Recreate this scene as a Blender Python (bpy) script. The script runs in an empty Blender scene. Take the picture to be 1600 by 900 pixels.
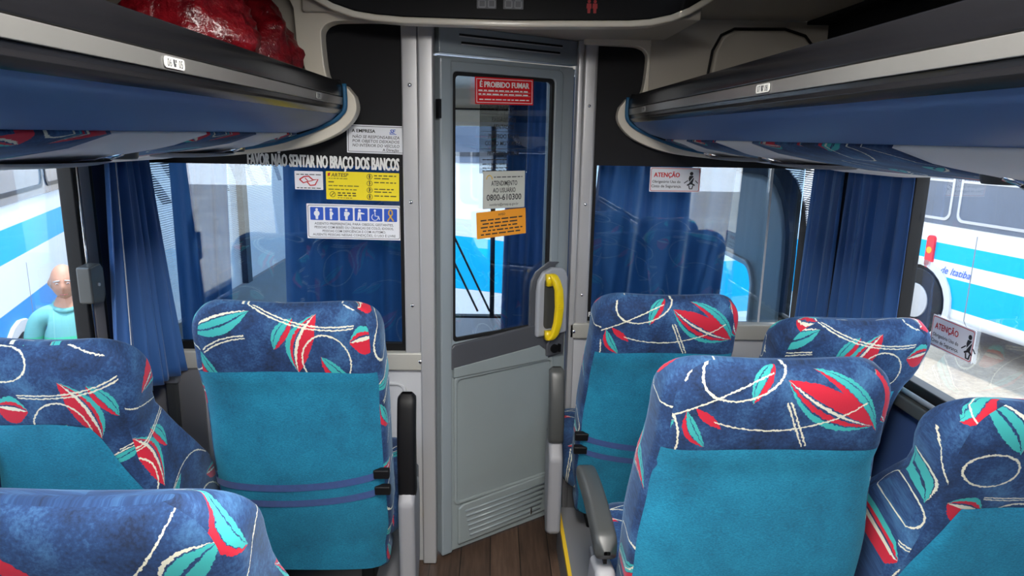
import bpy, bmesh, math, random
from mathutils import Vector, Matrix, Euler, noise
random.seed(7)
SC = bpy.context.scene
COL = SC.collection
PI = math.pi
R = math.radians

# ---------------------------------------------------------------- camera, world, sun, exposure
cam_d = bpy.data.cameras.new('camera'); cam = bpy.data.objects.new('camera', cam_d); COL.objects.link(cam)
cam_d.sensor_width = 36.0; cam_d.lens = 1075.0 / 1600.0 * 36.0; cam_d.clip_start = 0.02; cam_d.clip_end = 300
_R = ((0.99954548, -0.01182064, -0.02773289), (-0.02451028, 0.2169614, -0.97587243), (0.01755241, 0.97610861, 0.21657306))
m4 = Matrix(_R).to_4x4(); m4.translation = (0, 0, 1.55)
cam.matrix_world = m4
SC.camera = cam
SC.view_settings.view_transform = 'Standard'; SC.view_settings.look = 'None'
SC.view_settings.gamma = 1.0; SC.view_settings.use_curve_mapping = False
SC.view_settings.exposure = 2.05
SC.cycles.max_bounces = 10; SC.cycles.diffuse_bounces = 6; SC.cycles.transparent_max_bounces = 14
SC.cycles.use_denoising = True
SC.cycles.sample_clamp_indirect = 6.0
FILL_LAMP = 17.0  # emission strength of the added fill lamps
W = bpy.data.worlds.new('sky'); SC.world = W; W.use_nodes = True
wn = W.node_tree
bg = wn.nodes['Background']
tc = wn.nodes.new('ShaderNodeTexCoord'); sp = wn.nodes.new('ShaderNodeSeparateXYZ')
rp = wn.nodes.new('ShaderNodeValToRGB')
rp.color_ramp.elements[0].position = 0.0; rp.color_ramp.elements[0].color = (0.93, 0.95, 1.0, 1)
rp.color_ramp.elements[1].position = 0.6; rp.color_ramp.elements[1].color = (0.62, 0.78, 1.0, 1)
wn.links.new(tc.outputs['Generated'], sp.inputs[0]); wn.links.new(sp.outputs['Z'], rp.inputs[0])
wn.links.new(rp.outputs[0], bg.inputs[0]); bg.inputs[1].default_value = 1.3
sun_d = bpy.data.lights.new('sun', 'SUN'); sun = bpy.data.objects.new('sun', sun_d); COL.objects.link(sun)
sun_d.energy = 1.3; sun_d.angle = R(1.5); sun_d.color = (1.0, 0.96, 0.9)
sun.rotation_euler = Euler((R(8), R(14), 0)); sun.location = (3, -3, 8)

# ---------------------------------------------------------------- mesh helpers
class MB:
    def __init__(s): s.v = []; s.f = []; s.uv = {}
    def add(s, vs, fs):
        b = len(s.v); s.v += [tuple(v) for v in vs]; s.f += [tuple(i + b for i in f) for f in fs]; return b
    def box(s, x0, x1, y0, y1, z0, z1, M=None):
        vs = [Vector((x, y, z)) for z in (z0, z1) for y in (y0, y1) for x in (x0, x1)]
        if M is not None: vs = [M @ v for v in vs]
        s.add(vs, [(0, 2, 3, 1), (4, 5, 7, 6), (0, 1, 5, 4), (2, 6, 7, 3), (0, 4, 6, 2), (1, 3, 7, 5)]); return s
    def prism(s, poly, a0, a1, ax='y'):           # poly in the plane across ax
        def mk(p, a):
            if ax == 'y': return (p[0], a, p[1])
            if ax == 'x': return (a, p[0], p[1])
            return (p[0], p[1], a)
        n = len(poly)
        ar = sum(poly[i][0] * poly[(i + 1) % n][1] - poly[(i + 1) % n][0] * poly[i][1] for i in range(n))
        if (ar > 0) == (ax == 'y'): poly = poly[::-1]
        vs = [mk(p, a0) for p in poly] + [mk(p, a1) for p in poly]
        fs = [tuple(range(n))[::-1], tuple(range(n, 2 * n))] + [(i, (i + 1) % n, (i + 1) % n + n, i + n) for i in range(n)]
        s.add(vs, fs); return s
    def ring(s, outer, inner, a0, a1, ax='y'):     # frame with a hole, same vertex counts
        def mk(p, a):
            return (p[0], a, p[1]) if ax == 'y' else ((a, p[0], p[1]) if ax == 'x' else (p[0], p[1], a))
        n = len(outer)
        vs = [mk(p, a) for a in (a0, a1) for p in list(outer) + list(inner)]
        fs = []
        for i in range(n):
            j = (i + 1) % n
            fs += [(i, j, n + j, n + i), (2 * n + i, 3 * n + i, 3 * n + j, 2 * n + j),
                   (i, 2 * n + i, 2 * n + j, j), (n + i, n + j, 3 * n + j, 3 * n + i)]
        s.add(vs, fs); return s
    def tube(s, pts, r, n=8, cap=True):
        pts = [Vector(p) for p in pts]; rr = r if isinstance(r, (list, tuple)) else [r] * len(pts)
        vs = []; up = None
        for i, p in enumerate(pts):
            d = (pts[min(i + 1, len(pts) - 1)] - pts[max(i - 1, 0)]).normalized()
            if up is None:
                up = Vector((0, 0, 1)) if abs(d.z) < .9 else Vector((0, 1, 0))
            a = d.cross(up).normalized(); up = a.cross(d).normalized()
            for k in range(n):
                t = 2 * PI * k / n; vs.append(p + (a * math.cos(t) + up * math.sin(t)) * rr[i])
        fs = []
        for i in range(len(pts) - 1):
            for k in range(n):
                fs.append((i * n + k, i * n + (k + 1) % n, (i + 1) * n + (k + 1) % n, (i + 1) * n + k))
        if cap: fs += [tuple(range(n))[::-1], tuple(range((len(pts) - 1) * n, len(pts) * n))]
        s.add(vs, fs); return s
    def grid(s, fn, nu, nv, cu=False):
        vs = [fn(i / nu, j / nv) for j in range(nv + 1) for i in range(nu + (0 if cu else 1))]
        w = nu if cu else nu + 1; fs = []
        for j in range(nv):
            for i in range(nu):
                i2 = (i + 1) % w if cu else i + 1
                fs.append((j * w + i, j * w + i2, (j + 1) * w + i2, (j + 1) * w + i))
        s.add(vs, fs); return s
    def disc(s, c, r, ax='y', n=20, t=0.002, ex=1.0):   # short cylinder facing axis
        poly = [(c[0] + r * math.cos(2 * PI * k / n) * ex, c[1] + r * math.sin(2 * PI * k / n)) for k in range(n)]
        return s.prism(poly, c[2] - t, c[2] + t, ax)
    def ball(s, c, r, nu=12, nv=8):
        rx, ry, rz = r if isinstance(r, (tuple, list)) else (r, r, r)
        return s.grid(lambda u, v: (c[0] + rx * math.sin(PI * v) * math.cos(2 * PI * u), c[1] + ry * math.sin(PI * v) * math.sin(2 * PI * u), c[2] - rz * math.cos(PI * v)), nu, nv, True)
    def build(s, name, mat, parent=None, smooth=False, bevel=0, seg=2, M=None, sub=0, recalc=True):
        me = bpy.data.meshes.new(name)
        vs = s.v if M is None else [tuple(M @ Vector(v)) for v in s.v]
        me.from_pydata(vs, [], s.f); me.update()
        if s.uv:
            ul = me.uv_layers.new(name='UVMap')
            for p in me.polygons:
                if p.index in s.uv:
                    for k, li in enumerate(p.loop_indices): ul.data[li].uv = s.uv[p.index][k]
        if recalc and not s.uv:
            b = bmesh.new(); b.from_mesh(me); bmesh.ops.remove_doubles(b, verts=b.verts, dist=1e-6)
            bmesh.ops.recalc_face_normals(b, faces=b.faces); b.to_mesh(me); b.free()
        if smooth:
            for p in me.polygons: p.use_smooth = True
        me.materials.append(mat)
        o = bpy.data.objects.new(name, me); COL.objects.link(o)
        if parent: o.parent = parent
        if bevel:
            md = o.modifiers.new('bevel', 'BEVEL'); md.width = bevel; md.segments = seg; md.limit_method = 'ANGLE'; md.angle_limit = R(35)
            for p in me.polygons: p.use_smooth = True
            w = o.modifiers.new('wn', 'WEIGHTED_NORMAL'); w.keep_sharp = False
        if sub:
            md = o.modifiers.new('sub', 'SUBSURF'); md.levels = sub; md.render_levels = sub
        return o

def rrect(x0, x1, z0, z1, r, n=5):
    out = []
    for cx, cz, a in ((x1 - r, z1 - r, 0), (x0 + r, z1 - r, 90), (x0 + r, z0 + r, 180), (x1 - r, z0 + r, 270)):
        for k in range(n + 1):
            t = R(a + 90 * k / n); out.append((cx + r * math.cos(t), cz + r * math.sin(t)))
    return out
def tag(o, label=None, cat=None, group=None, kind=None):
    if label: o['label'] = label
    if cat: o['category'] = cat
    if group: o['group'] = group
    if kind: o['kind'] = kind
    return o
def empty(name, loc=(0, 0, 0), rz=0, label=None, cat=None, group=None, kind=None):
    o = bpy.data.objects.new(name, None); COL.objects.link(o); o.location = loc; o.rotation_euler = (0, 0, rz)
    o.empty_display_size = .05
    return tag(o, label, cat, group, kind)
def copy_tree(o, parent=None):
    c = o.copy(); COL.objects.link(c)
    if parent: c.parent = parent
    for ch in [x for x in bpy.data.objects if x.parent == o]: copy_tree(ch, c)
    return c

# ---------------------------------------------------------------- materials
class NT:
    def __init__(s, name):
        s.m = bpy.data.materials.new(name); s.m.use_nodes = True; s.t = s.m.node_tree
        s.b = s.t.nodes['Principled BSDF']; s.out = s.t.nodes['Material Output']
    def n(s, ty, **k):
        x = s.t.nodes.new(ty)
        for a, v in k.items(): setattr(x, a, v)
        return x
    def l(s, a, b): s.t.links.new(a, b)
    def put(s, inp, v):
        if hasattr(v, 'is_linked') or isinstance(v, bpy.types.NodeSocket): s.l(v, inp)
        else: inp.default_value = v
    def math(s, op, a, b=0.0, c=0.0, clamp=False):
        x = s.n('ShaderNodeMath', operation=op); x.use_clamp = clamp
        s.put(x.inputs[0], a); s.put(x.inputs[1], b); s.put(x.inputs[2], c); return x.outputs[0]
    def mix(s, f, a, b):
        x = s.n('ShaderNodeMix', data_type='RGBA'); s.put(x.inputs[0], f); s.put(x.inputs[6], a); s.put(x.inputs[7], b); return x.outputs[2]
    def noise(s, vec, scale, detail=2.0, rough=.5):
        x = s.n('ShaderNodeTexNoise'); x.inputs['Scale'].default_value = scale; x.inputs['Detail'].default_value = detail
        x.inputs['Roughness'].default_value = rough
        if vec is not None: s.l(vec, x.inputs['Vector'])
        return x
    def ramp(s, f, stops, interp='LINEAR'):
        x = s.n('ShaderNodeValToRGB'); cr = x.color_ramp; cr.interpolation = interp
        while len(cr.elements) < len(stops): cr.elements.new(0.5)
        for e, (p, c) in zip(cr.elements, stops): e.position = p; e.color = c if len(c) == 4 else (*c, 1)
        s.put(x.inputs[0], f); return x
    def bump(s, h, st, dist=.002):
        x = s.n('ShaderNodeBump'); x.inputs['Strength'].default_value = st; x.inputs['Distance'].default_value = dist
        s.l(h, x.inputs['Height']); s.l(x.outputs[0], s.b.inputs['Normal'])
def c4(c): return (c[0], c[1], c[2], 1.0)
def srgb(r, g, b):
    f = lambda x: ((x / 255 + .055) / 1.055) ** 2.4 if x > 10 else x / 255 / 12.92
    return (f(r), f(g), f(b))
def plain(name, col, rough=.5, metal=0, coat=0, sheen=0, nz=.06, scale=6, bump=0, bscale=300, trans=0, emis=0, spec=.5):
    t = NT(name); co = t.n('ShaderNodeTexCoord').outputs['Object']
    n1 = t.noise(co, scale, 4)
    a = tuple(min(1, x * (1 - nz)) for x in col); b = tuple(min(1, x * (1 + nz)) for x in col)
    t.l(t.mix(n1.outputs[0], c4(a), c4(b)), t.b.inputs['Base Color'])
    t.b.inputs['Roughness'].default_value = rough; t.b.inputs['Metallic'].default_value = metal
    t.b.inputs['Coat Weight'].default_value = coat; t.b.inputs['Coat Roughness'].default_value = .08
    t.b.inputs['Sheen Weight'].default_value = sheen; t.b.inputs['Specular IOR Level'].default_value = spec
    if trans: t.b.inputs['Transmission Weight'].default_value = trans
    if bump: t.bump(t.noise(co, bscale, 2).outputs[0], bump, .001)
    if emis: t.b.inputs['Emission Color'].default_value = c4(col); t.b.inputs['Emission Strength'].default_value = emis
    return t.m
def glass(name, tint, base=.04, gain=1.0, rough=0.0):
    t = NT(name); fr = t.n('ShaderNodeFresnel'); fr.inputs[0].default_value = 1.5
    f = t.math('MULTIPLY_ADD', fr.outputs[0], gain, base, clamp=True)
    tr = t.n('ShaderNodeBsdfTransparent'); tr.inputs[0].default_value = c4(tint)
    gl = t.n('ShaderNodeBsdfGlossy'); gl.inputs['Roughness'].default_value = rough; gl.inputs[0].default_value = (1, 1, 1, 1)
    mx = t.n('ShaderNodeMixShader'); t.l(f, mx.inputs[0]); t.l(tr.outputs[0], mx.inputs[1]); t.l(gl.outputs[0], mx.inputs[2])
    t.l(mx.outputs[0], t.out.inputs[0]); return t.m

RED = (.50, .008, .03); TEA = (.035, .37, .36); CRM = (.62, .62, .5); NAV = (.012, .03, .13)
def fabric(name, leaves, arcs, rings, tile=(.56, .50)):
    """velour with leaf motifs; UV in metres. leaves: (u, v, halflen, halfwidth, angle, bend, bands)"""
    t = NT(name); uv = t.n('ShaderNodeUVMap').outputs[0]
    nz = t.noise(uv, 150, 3, .6); off = t.n('ShaderNodeVectorMath', operation='MULTIPLY_ADD')
    t.l(nz.outputs['Color'], off.inputs[0]); off.inputs[1].default_value = (.009, .009, 0); t.l(uv, off.inputs[2])
    wr = t.n('ShaderNodeVectorMath', operation='WRAP'); t.l(off.outputs[0], wr.inputs[0])
    wr.inputs[1].default_value = (tile[0] / 2, tile[1] / 2, 1); wr.inputs[2].default_value = (-tile[0] / 2, -tile[1] / 2, -1)
    p = wr.outputs[0]
    mot = t.noise(uv, 9, 6, .65); fine = t.noise(uv, 160, 3, .7)
    k = t.math('ADD', t.math('MULTIPLY', mot.outputs[0], .7), t.math('MULTIPLY', fine.outputs[0], .3))
    col = t.ramp(k, [(.38, (.003, .013, .048)), (.50, (.009, .040, .13)), (.66, (.045, .14, .29))]).outputs[0]
    for (u, v, hl, hw, ang, bend, bands) in leaves:
        mp = t.n('ShaderNodeMapping', vector_type='TEXTURE')
        mp.inputs['Location'].default_value = (u, v, 0); mp.inputs['Rotation'].default_value = (0, 0, R(ang)); mp.inputs['Scale'].default_value = (hl, hw, 1)
        t.l(p, mp.inputs[0]); s = t.n('ShaderNodeSeparateXYZ'); t.l(mp.outputs[0], s.inputs[0])
        x2 = t.math('MULTIPLY', s.outputs[0], s.outputs[0])
        e = t.math('SUBTRACT', 1.0, x2)
        y = t.math('MULTIPLY_ADD', x2, -bend, s.outputs[1])
        r = t.math('MULTIPLY_ADD', t.math('DIVIDE', y, t.math('MAXIMUM', e, .02)), .5, .5)
        st = [(0, (0, 0, 0, 0)), (.02, (*bands[0][1], 1) if bands[0][1] else (0, 0, 0, 0))]
        for (q, c) in bands[1:]: st.append((q, (*c, 1) if c else (0, 0, 0, 0)))
        st.append((.98, (0, 0, 0, 0)))
        rp = t.ramp(r, st, 'CONSTANT')
        f = t.math('MULTIPLY', rp.outputs[1], t.math('GREATER_THAN', e, 0.0))
        col = t.mix(f, col, rp.outputs[0])
    for (u, v, hl, hw, ang, bend, th) in arcs:
        mp = t.n('ShaderNodeMapping', vector_type='TEXTURE')
        mp.inputs['Location'].default_value = (u, v, 0); mp.inputs['Rotation'].default_value = (0, 0, R(ang)); mp.inputs['Scale'].default_value = (hl, 1, 1)
        t.l(p, mp.inputs[0]); s = t.n('ShaderNodeSeparateXYZ'); t.l(mp.outputs[0], s.inputs[0])
        x2 = t.math('MULTIPLY', s.outputs[0], s.outputs[0])
        y = t.math('ABSOLUTE', t.math('MULTIPLY_ADD', x2, -bend, s.outputs[1]))
        if hw: y = t.math('ABSOLUTE', t.math('SUBTRACT', y, hw))
        f = t.math('MULTIPLY', t.math('LESS_THAN', y, th), t.math('LESS_THAN', x2, 1.0))
        col = t.mix(f, col, c4(CRM))
    for (u, v, ru, rv, ang) in rings:
        mp = t.n('ShaderNodeMapping', vector_type='TEXTURE')
        mp.inputs['Location'].default_value = (u, v, 0); mp.inputs['Rotation'].default_value = (0, 0, R(ang)); mp.inputs['Scale'].default_value = (ru, rv, 1)
        t.l(p, mp.inputs[0]); q = t.n('ShaderNodeVectorMath', operation='LENGTH'); fl = t.n('ShaderNodeVectorMath', operation='MULTIPLY')
        t.l(mp.outputs[0], fl.inputs[0]); fl.inputs[1].default_value = (1, 1, 0); t.l(fl.outputs[0], q.inputs[0])
        f = t.math('LESS_THAN', t.math('ABSOLUTE', t.math('SUBTRACT', q.outputs['Value'], 1.0)), .0018 / min(ru, rv))
        col = t.mix(f, col, c4(CRM))
    t.l(col, t.b.inputs['Base Color']); t.b.inputs['Roughness'].default_value = .85
    t.b.inputs['Sheen Weight'].default_value = .15; t.b.inputs['Sheen Roughness'].default_value = .4
    t.b.inputs['Sheen Tint'].default_value = (.45, .7, 1, 1)
    t.bump(fine.outputs[0], .25, .001)
    return t.m
B_BIG = [(0, TEA), (.17, None), (.22, RED), (.36, None), (.42, CRM), (.50, None), (.54, RED)]
B_TR = [(0, RED), (.30, RED), (.34, None), (.38, TEA), (.72, None), (.78, TEA)]
B_TEA = [(0, TEA), (.40, None), (.5, TEA), (.8, None), (.86, CRM)]
B_STK = [(0, RED), (.45, RED), (.5, CRM), (.62, None), (.68, RED), (.8, TEA)]
# v runs from 0 at the top of the headrest (negative is down)
FAB_A = fabric('velour with red and turquoise leaves', [
    (.10, -.080, .105, .040, -29, .25, B_BIG), (.150, -.052, .100, .017, -44, -1.1, B_TR),
    (-.035, -.022, .050, .018, 62, -.3, B_TR), (-.165, -.135, .045, .016, -62, .6, B_TR), (-.135, -.105, .035, .010, -38, 0, [(0, RED), (.5, RED)]),
    (-.245, -.150, .060, .020, 32, .4, B_TEA), (-.25, .10, .06, .03, -70, .4, B_BIG), (.05, -.235, .06, .02, 30, .5, B_TEA), (.17, .14, .07, .025, 20, .6, B_TR), (-.08, .15, .06, .03, -20, -.4, B_STK)],
    [(.03, -.125, .15, 0, 8, .035, .0017), (.04, -.115, .055, .004, -66, .0, .0018), (-.12, -.06, .12, 0, 27, .0, .0016), (.1, .12, .16, 0, -30, .05, .0016), (-.15, .05, .09, .004, 70, .01, .0018)],
    [(-.07, -.005, .085, .055, 20), (-.235, -.175, .045, .085, -8), (.16, .18, .06, .04, 30)])
FAB_B = fabric('velour with turquoise and red leaves', [
    (-.155, -.045, .085, .026, 22, .35, B_TEA), (.045, -.085, .085, .034, 72, -.55, B_STK), (.0, -.06, .05, .02, 60, -.3, B_TR),
    (.205, -.085, .035, .040, 10, .1, B_STK), (-.20, -.165, .05, .02, -60, .6, B_TR), (.13, -.175, .06, .022, -50, .3, B_TR),
    (-.05, .13, .08, .03, -35, .5, B_BIG), (.19, .13, .06, .03, 50, -.5, B_TEA), (-.21, .17, .05, .025, 15, .3, B_STK), (.0, -.225, .05, .015, -25, .2, B_TEA)],
    [(-.15, -.085, .06, .004, 22, -.01, .0018), (.03, -.035, .15, .004, -16, .03, .0018), (-.1, -.19, .1, 0, 12, -.04, .0016), (.1, .1, .17, 0, 40, .05, .0016)],
    [(.11, -.14, .06, .075, 10), (-.16, .09, .05, .08, -30), (.2, .03, .05, .04, 0)])

def teal_mat():
    t = NT('turquoise plush'); tc_ = t.n('ShaderNodeTexCoord'); co = tc_.outputs['Object']
    n1 = t.noise(co, 7, 5, .6); fn = t.noise(co, 330, 2, .7)
    st = t.n('ShaderNodeMapping'); st.inputs['Scale'].default_value = (190, 190, 460); t.l(co, st.inputs[0])
    rib = t.noise(st.outputs[0], 1.0, 2)
    k = t.math('ADD', t.math('MULTIPLY', n1.outputs[0], .55), t.math('MULTIPLY', rib.outputs[0], .45))
    c = t.ramp(k, [(.34, (.0, .08, .155)), (.5, (.0, .14, .25)), (.66, (.006, .22, .36))]).outputs[0]
    t.l(c, t.b.inputs['Base Color']); t.b.inputs['Roughness'].default_value = .9
    t.b.inputs['Sheen Weight'].default_value = .35; t.b.inputs['Sheen Tint'].default_value = (.15, .8, 1, 1)
    h = t.math('ADD', rib.outputs[0], fn.outputs[0]); t.bump(h, .5, .0012)
    return t.m
TEAL = teal_mat()
BAND = plain('faded violet strap cloth', (.025, .065, .22), .9, sheen=.2, nz=.25, scale=60, bump=.4, bscale=500)
MATTBLK = plain('satin black panel', (.005, .005, .006), .5, nz=.1, spec=.15)
BLACK = plain('black plastic', (.005, .005, .006), .5, nz=.2, bump=.1, spec=.22)
GLOSSBLK = plain('glossy black laminate', (.005, .005, .006), .22, nz=.2, spec=.22)
BLKCARPET = plain('black carpet lining', (.005, .005, .006), .95, nz=.3, bump=.5, spec=.15)
GREYPL = plain('mid grey moulded plastic', srgb(118, 118, 122), .45, nz=.05, bump=.12, bscale=500)
LTGREY = plain('light grey plastic', srgb(186, 187, 190), .42, nz=.03, bump=.08, bscale=400)
ARMGREY = plain('dark grey armrest plastic', srgb(64, 66, 66), .4, nz=.06, bump=.15, bscale=500)
CREAM = plain('cream moulded plastic', srgb(214, 206, 190), .38, nz=.03, coat=.2)
BEIGE = plain('beige grey lining', srgb(176, 168, 156), .55, nz=.04, bump=.1)
FRAMEGR = plain('blue grey door frame paint', srgb(138, 148, 154), .33, nz=.03, coat=.2)
DOORPAN = plain('smooth grey door panel', srgb(142, 152, 154), .3, nz=.05, coat=.25)
DKGREY = plain('dark grey door band', srgb(78, 80, 86), .4, nz=.06)
UNITGR = plain('pale service unit plastic', srgb(214, 214, 216), .5, nz=.02)
NUMW = plain('off white number plate', srgb(176, 176, 172), .6, nz=.02)
HOUS = plain('grey armrest housing plastic', srgb(136, 136, 140), .5, nz=.04, bump=.1)
ALU = plain('brushed aluminium profile', srgb(178, 178, 180), .36, metal=.35, nz=.05)
STRIP = plain('brushed steel number strip', (.20, .197, .19), .30, metal=.65, nz=.08, scale=14)
CHROME = plain('chrome', (.8, .8, .8), .12, metal=1, nz=.02)
BLUEPAN = plain('blue laminated fascia', srgb(70, 100, 148), .45, nz=.05, spec=.35)
BLUEWALL = plain('blue vinyl side lining', srgb(48, 72, 118), .6, nz=.08, bump=.2)
NAVYPAN = plain('navy curtain liner panel', srgb(30, 42, 74), .8, nz=.12, bump=.3)
PIPING = plain('petrol blue edge piping', srgb(18, 84, 122), .55, nz=.08)
RUBBER = plain('black rubber', (.010, .010, .011), .7, nz=.2, spec=.3)
YELLOW = plain('yellow handle plastic', srgb(238, 206, 20), .3, nz=.04, coat=.4)
YELTAPE = plain('yellow safety strip', srgb(220, 180, 40), .6, nz=.1)
WHITE = plain('white paper', srgb(232, 234, 240), .6, nz=.01)
INK = plain('black ink', (.02, .02, .025), .7, nz=.01)
LTINK = plain('grey ink', (.18, .18, .19), .7, nz=.01)
REDINK = plain('red ink', srgb(206, 40, 46), .6, nz=.02)
REDFILM = plain('red sticker film', srgb(214, 20, 30), .45, nz=.04)
BLUEINK = plain('blue ink', srgb(36, 84, 190), .6, nz=.02)
YELFILM = plain('yellow sticker film', srgb(246, 224, 20), .5, nz=.02)
ORGFILM = plain('orange sticker film', srgb(240, 156, 20), .5, nz=.03)
GREYFILM = plain('grey paper notice', srgb(196, 198, 190), .6, nz=.03)
WHTLET = plain('white vinyl lettering', srgb(232, 232, 230), .6, nz=.02)
GOLD = plain('gold ink', srgb(216, 170, 70), .5, nz=.02)
FAINT = glass('clear film with faint print', (.72, .73, .72), .10, .8)
LEDGREY = plain('unlit display segment', srgb(120, 122, 128), .5, nz=.05)
LEDRED = plain('dim red pictogram', srgb(168, 30, 34), .5, nz=.05)
PARTGLASS = glass('partition glass', (.74, .86, .95), .06, 1.4)
SIDEGLASS = glass('side window glass', (.97, .99, 1.0), .0, .2)
DOORGLASS = glass('door glass', (.86, .92, .97), .05, 1.3)

def curtain_mat(TLF, nm, c0=(34, 80, 142), c1=(54, 106, 172)):
    t = NT(nm); co = t.n('ShaderNodeTexCoord').outputs['Object']
    n1 = t.noise(co, 5, 3); c = t.mix(n1.outputs[0], c4(srgb(*c0)), c4(srgb(*c1)))
    t.l(c, t.b.inputs['Base Color']); t.b.inputs['Roughness'].default_value = .5; t.b.inputs['Sheen Weight'].default_value = .3
    tl = t.n('ShaderNodeBsdfTranslucent'); tl.inputs[0].default_value = c4(srgb(104, 150, 190))
    mx = t.n('ShaderNodeMixShader'); mx.inputs[0].default_value = TLF
    t.l(t.b.outputs[0], mx.inputs[1]); t.l(tl.outputs[0], mx.inputs[2]); t.l(mx.outputs[0], t.out.inputs[0])
    t.bump(t.noise(co, 700, 1).outputs[0], .1, .0005)
    return t.m
CURT = curtain_mat(.22, 'blue satin curtain'); CURT2 = curtain_mat(.5, 'thin blue cabin curtain', (58, 108, 160), (84, 134, 182))

def film_mat():
    """white perforated window film printed with dark sweeping waves"""
    t = NT('perforated window film'); co = t.n('ShaderNodeTexCoord').outputs['Object']
    s = t.n('ShaderNodeSeparateXYZ'); t.l(co, s.inputs[0])
    fr = t.math('FRACT', t.math('MULTIPLY', s.outputs[2], 118.0)); holes = t.math('GREATER_THAN', fr, .70)
    wv = t.n('ShaderNodeTexWave', wave_type='BANDS', bands_direction='DIAGONAL'); t.l(co, wv.inputs[0])
    wv.inputs['Scale'].default_value = 3.2; wv.inputs['Distortion'].default_value = 3.0; wv.inputs['Detail'].default_value = 1
    top = t.math('GREATER_THAN', s.outputs[2], 1.28)
    dk = t.math('MULTIPLY', t.math('GREATER_THAN', wv.outputs[0], .6), top)
    c = t.mix(dk, (.50, .52, .55, 1), (.10, .11, .13, 1)); t.l(c, t.b.inputs['Base Color']); t.b.inputs['Roughness'].default_value = .7
    tl = t.n('ShaderNodeBsdfTranslucent'); t.l(c, tl.inputs[0])
    m0 = t.n('ShaderNodeMixShader'); m0.inputs[0].default_value = .5; t.l(t.b.outputs[0], m0.inputs[1]); t.l(tl.outputs[0], m0.inputs[2])
    tr = t.n('ShaderNodeBsdfTransparent'); mx = t.n('ShaderNodeMixShader')
    t.l(holes, mx.inputs[0]); t.l(m0.outputs[0], mx.inputs[1]); t.l(tr.outputs[0], mx.inputs[2]); t.l(mx.outputs[0], t.out.inputs[0])
    return t.m
FILM = film_mat()

def wood_mat():
    t = NT('wood look vinyl floor'); co = t.n('ShaderNodeTexCoord').outputs['Object']
    mp = t.n('ShaderNodeMapping'); mp.inputs['Scale'].default_value = (60, 5, 5); t.l(co, mp.inputs[0])
    g = t.noise(mp.outputs[0], 1.0, 6, .6)
    s = t.n('ShaderNodeSeparateXYZ'); t.l(co, s.inputs[0])
    px = t.math('MULTIPLY', s.outputs[0], 9.0); fr = t.math('FRACT', px); ln = t.math('LESS_THAN', fr, .035)
    wn_ = t.n('ShaderNodeTexWhiteNoise', noise_dimensions='1D'); t.l(t.math('FLOOR', px), wn_.inputs['W'])
    k = t.math('MULTIPLY_ADD', wn_.outputs[0], .3, t.math('MULTIPLY', g.outputs[0], .8))
    c = t.ramp(k, [(.25, (.03, .018, .012)), (.55, (.085, .05, .034)), (.85, (.15, .095, .066))]).outputs[0]
    c = t.mix(ln, c, (.012, .008, .006, 1)); t.l(c, t.b.inputs['Base Color']); t.b.inputs['Roughness'].default_value = .5
    return t.m
WOOD = wood_mat()

def ground_mat():
    t = NT('dusty pale yard ground'); co = t.n('ShaderNodeTexCoord').outputs['Object']
    n1 = t.noise(co, .5, 8, .65); n2 = t.noise(co, 18, 4, .7)
    k = t.math('ADD', t.math('MULTIPLY', n1.outputs[0], .6), t.math('MULTIPLY', n2.outputs[0], .4))
    t.l(t.ramp(k, [(.35, (.20, .155, .115)), (.5, (.30, .245, .185)), (.65, (.39, .33, .26))]).outputs[0], t.b.inputs['Base Color'])
    t.b.inputs['Roughness'].default_value = .95; return t.m
GROUND = ground_mat()

def bus_paint(name, bands, wave=0.0, white=(.74, .75, .76), cyan=(.0, .36, .64)):
    t = NT(name); co = t.n('ShaderNodeTexCoord').outputs['Object']; s = t.n('ShaderNodeSeparateXYZ'); t.l(co, s.inputs[0])
    z = s.outputs[2]
    if wave: z = t.math('MULTIPLY_ADD', t.math('SINE', t.math('MULTIPLY', s.outputs[1], 1.1)), wave, z)
    col = c4(white)
    for (a, b, c) in bands:
        f = t.math('MULTIPLY', t.math('GREATER_THAN', z, a), t.math('LESS_THAN', z, b)); col = t.mix(f, col, c4(c or cyan))
    fy = t.math('FRACT', t.math('MULTIPLY', s.outputs[1], .72)); seam = t.math('MULTIPLY', t.math('LESS_THAN', fy, .012), t.math('LESS_THAN', s.outputs[2], 1.5))
    col = t.mix(seam, col, (.2, .2, .22, 1))
    t.l(col, t.b.inputs['Base Color']); t.b.inputs['Roughness'].default_value = .55; t.b.inputs['Specular IOR Level'].default_value = .25
    return t.m
BUSGLASS = plain('dark bus window glass', (.11, .13, .17), .12, nz=.2, scale=2)

# ---------------------------------------------------------------- text and sign helpers
_fc = {}
def letters(mb, body, x, z, size, xs=1.0, bold=0.0, y=0.0, align='LEFT', shear=0.0, fit=None):
    cu = bpy.data.curves.new('tmp', 'FONT'); cu.body = body; cu.size = 1.0; cu.offset = min(bold, .014); cu.resolution_u = 2; cu.shear = shear
    o = bpy.data.objects.new('tmp', cu); me = bpy.data.meshes.new_from_object(o)
    vs = [v.co.copy() for v in me.vertices]; fs = [tuple(p.vertices) for p in me.polygons]
    bpy.data.objects.remove(o); bpy.data.curves.remove(cu); bpy.data.meshes.remove(me)
    if not vs: return
    thick = .006 if bold > .015 else 0
    x0 = min(v.x for v in vs); x1 = max(v.x for v in vs)
    if fit: xs = fit / ((x1 - x0) * size)
    sh = {'LEFT': -x0, 'CENTER': -(x0 + x1) / 2, 'RIGHT': -x1}[align]
    for q_, dx in enumerate((0,) if not thick else (-.018, 0, .018)):
        mb.add([(x + (v.x + sh) * size * xs + dx * size * (1 + bold * 12), y - q_ * .00025, z + v.y * size) for v in vs], fs)
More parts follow.
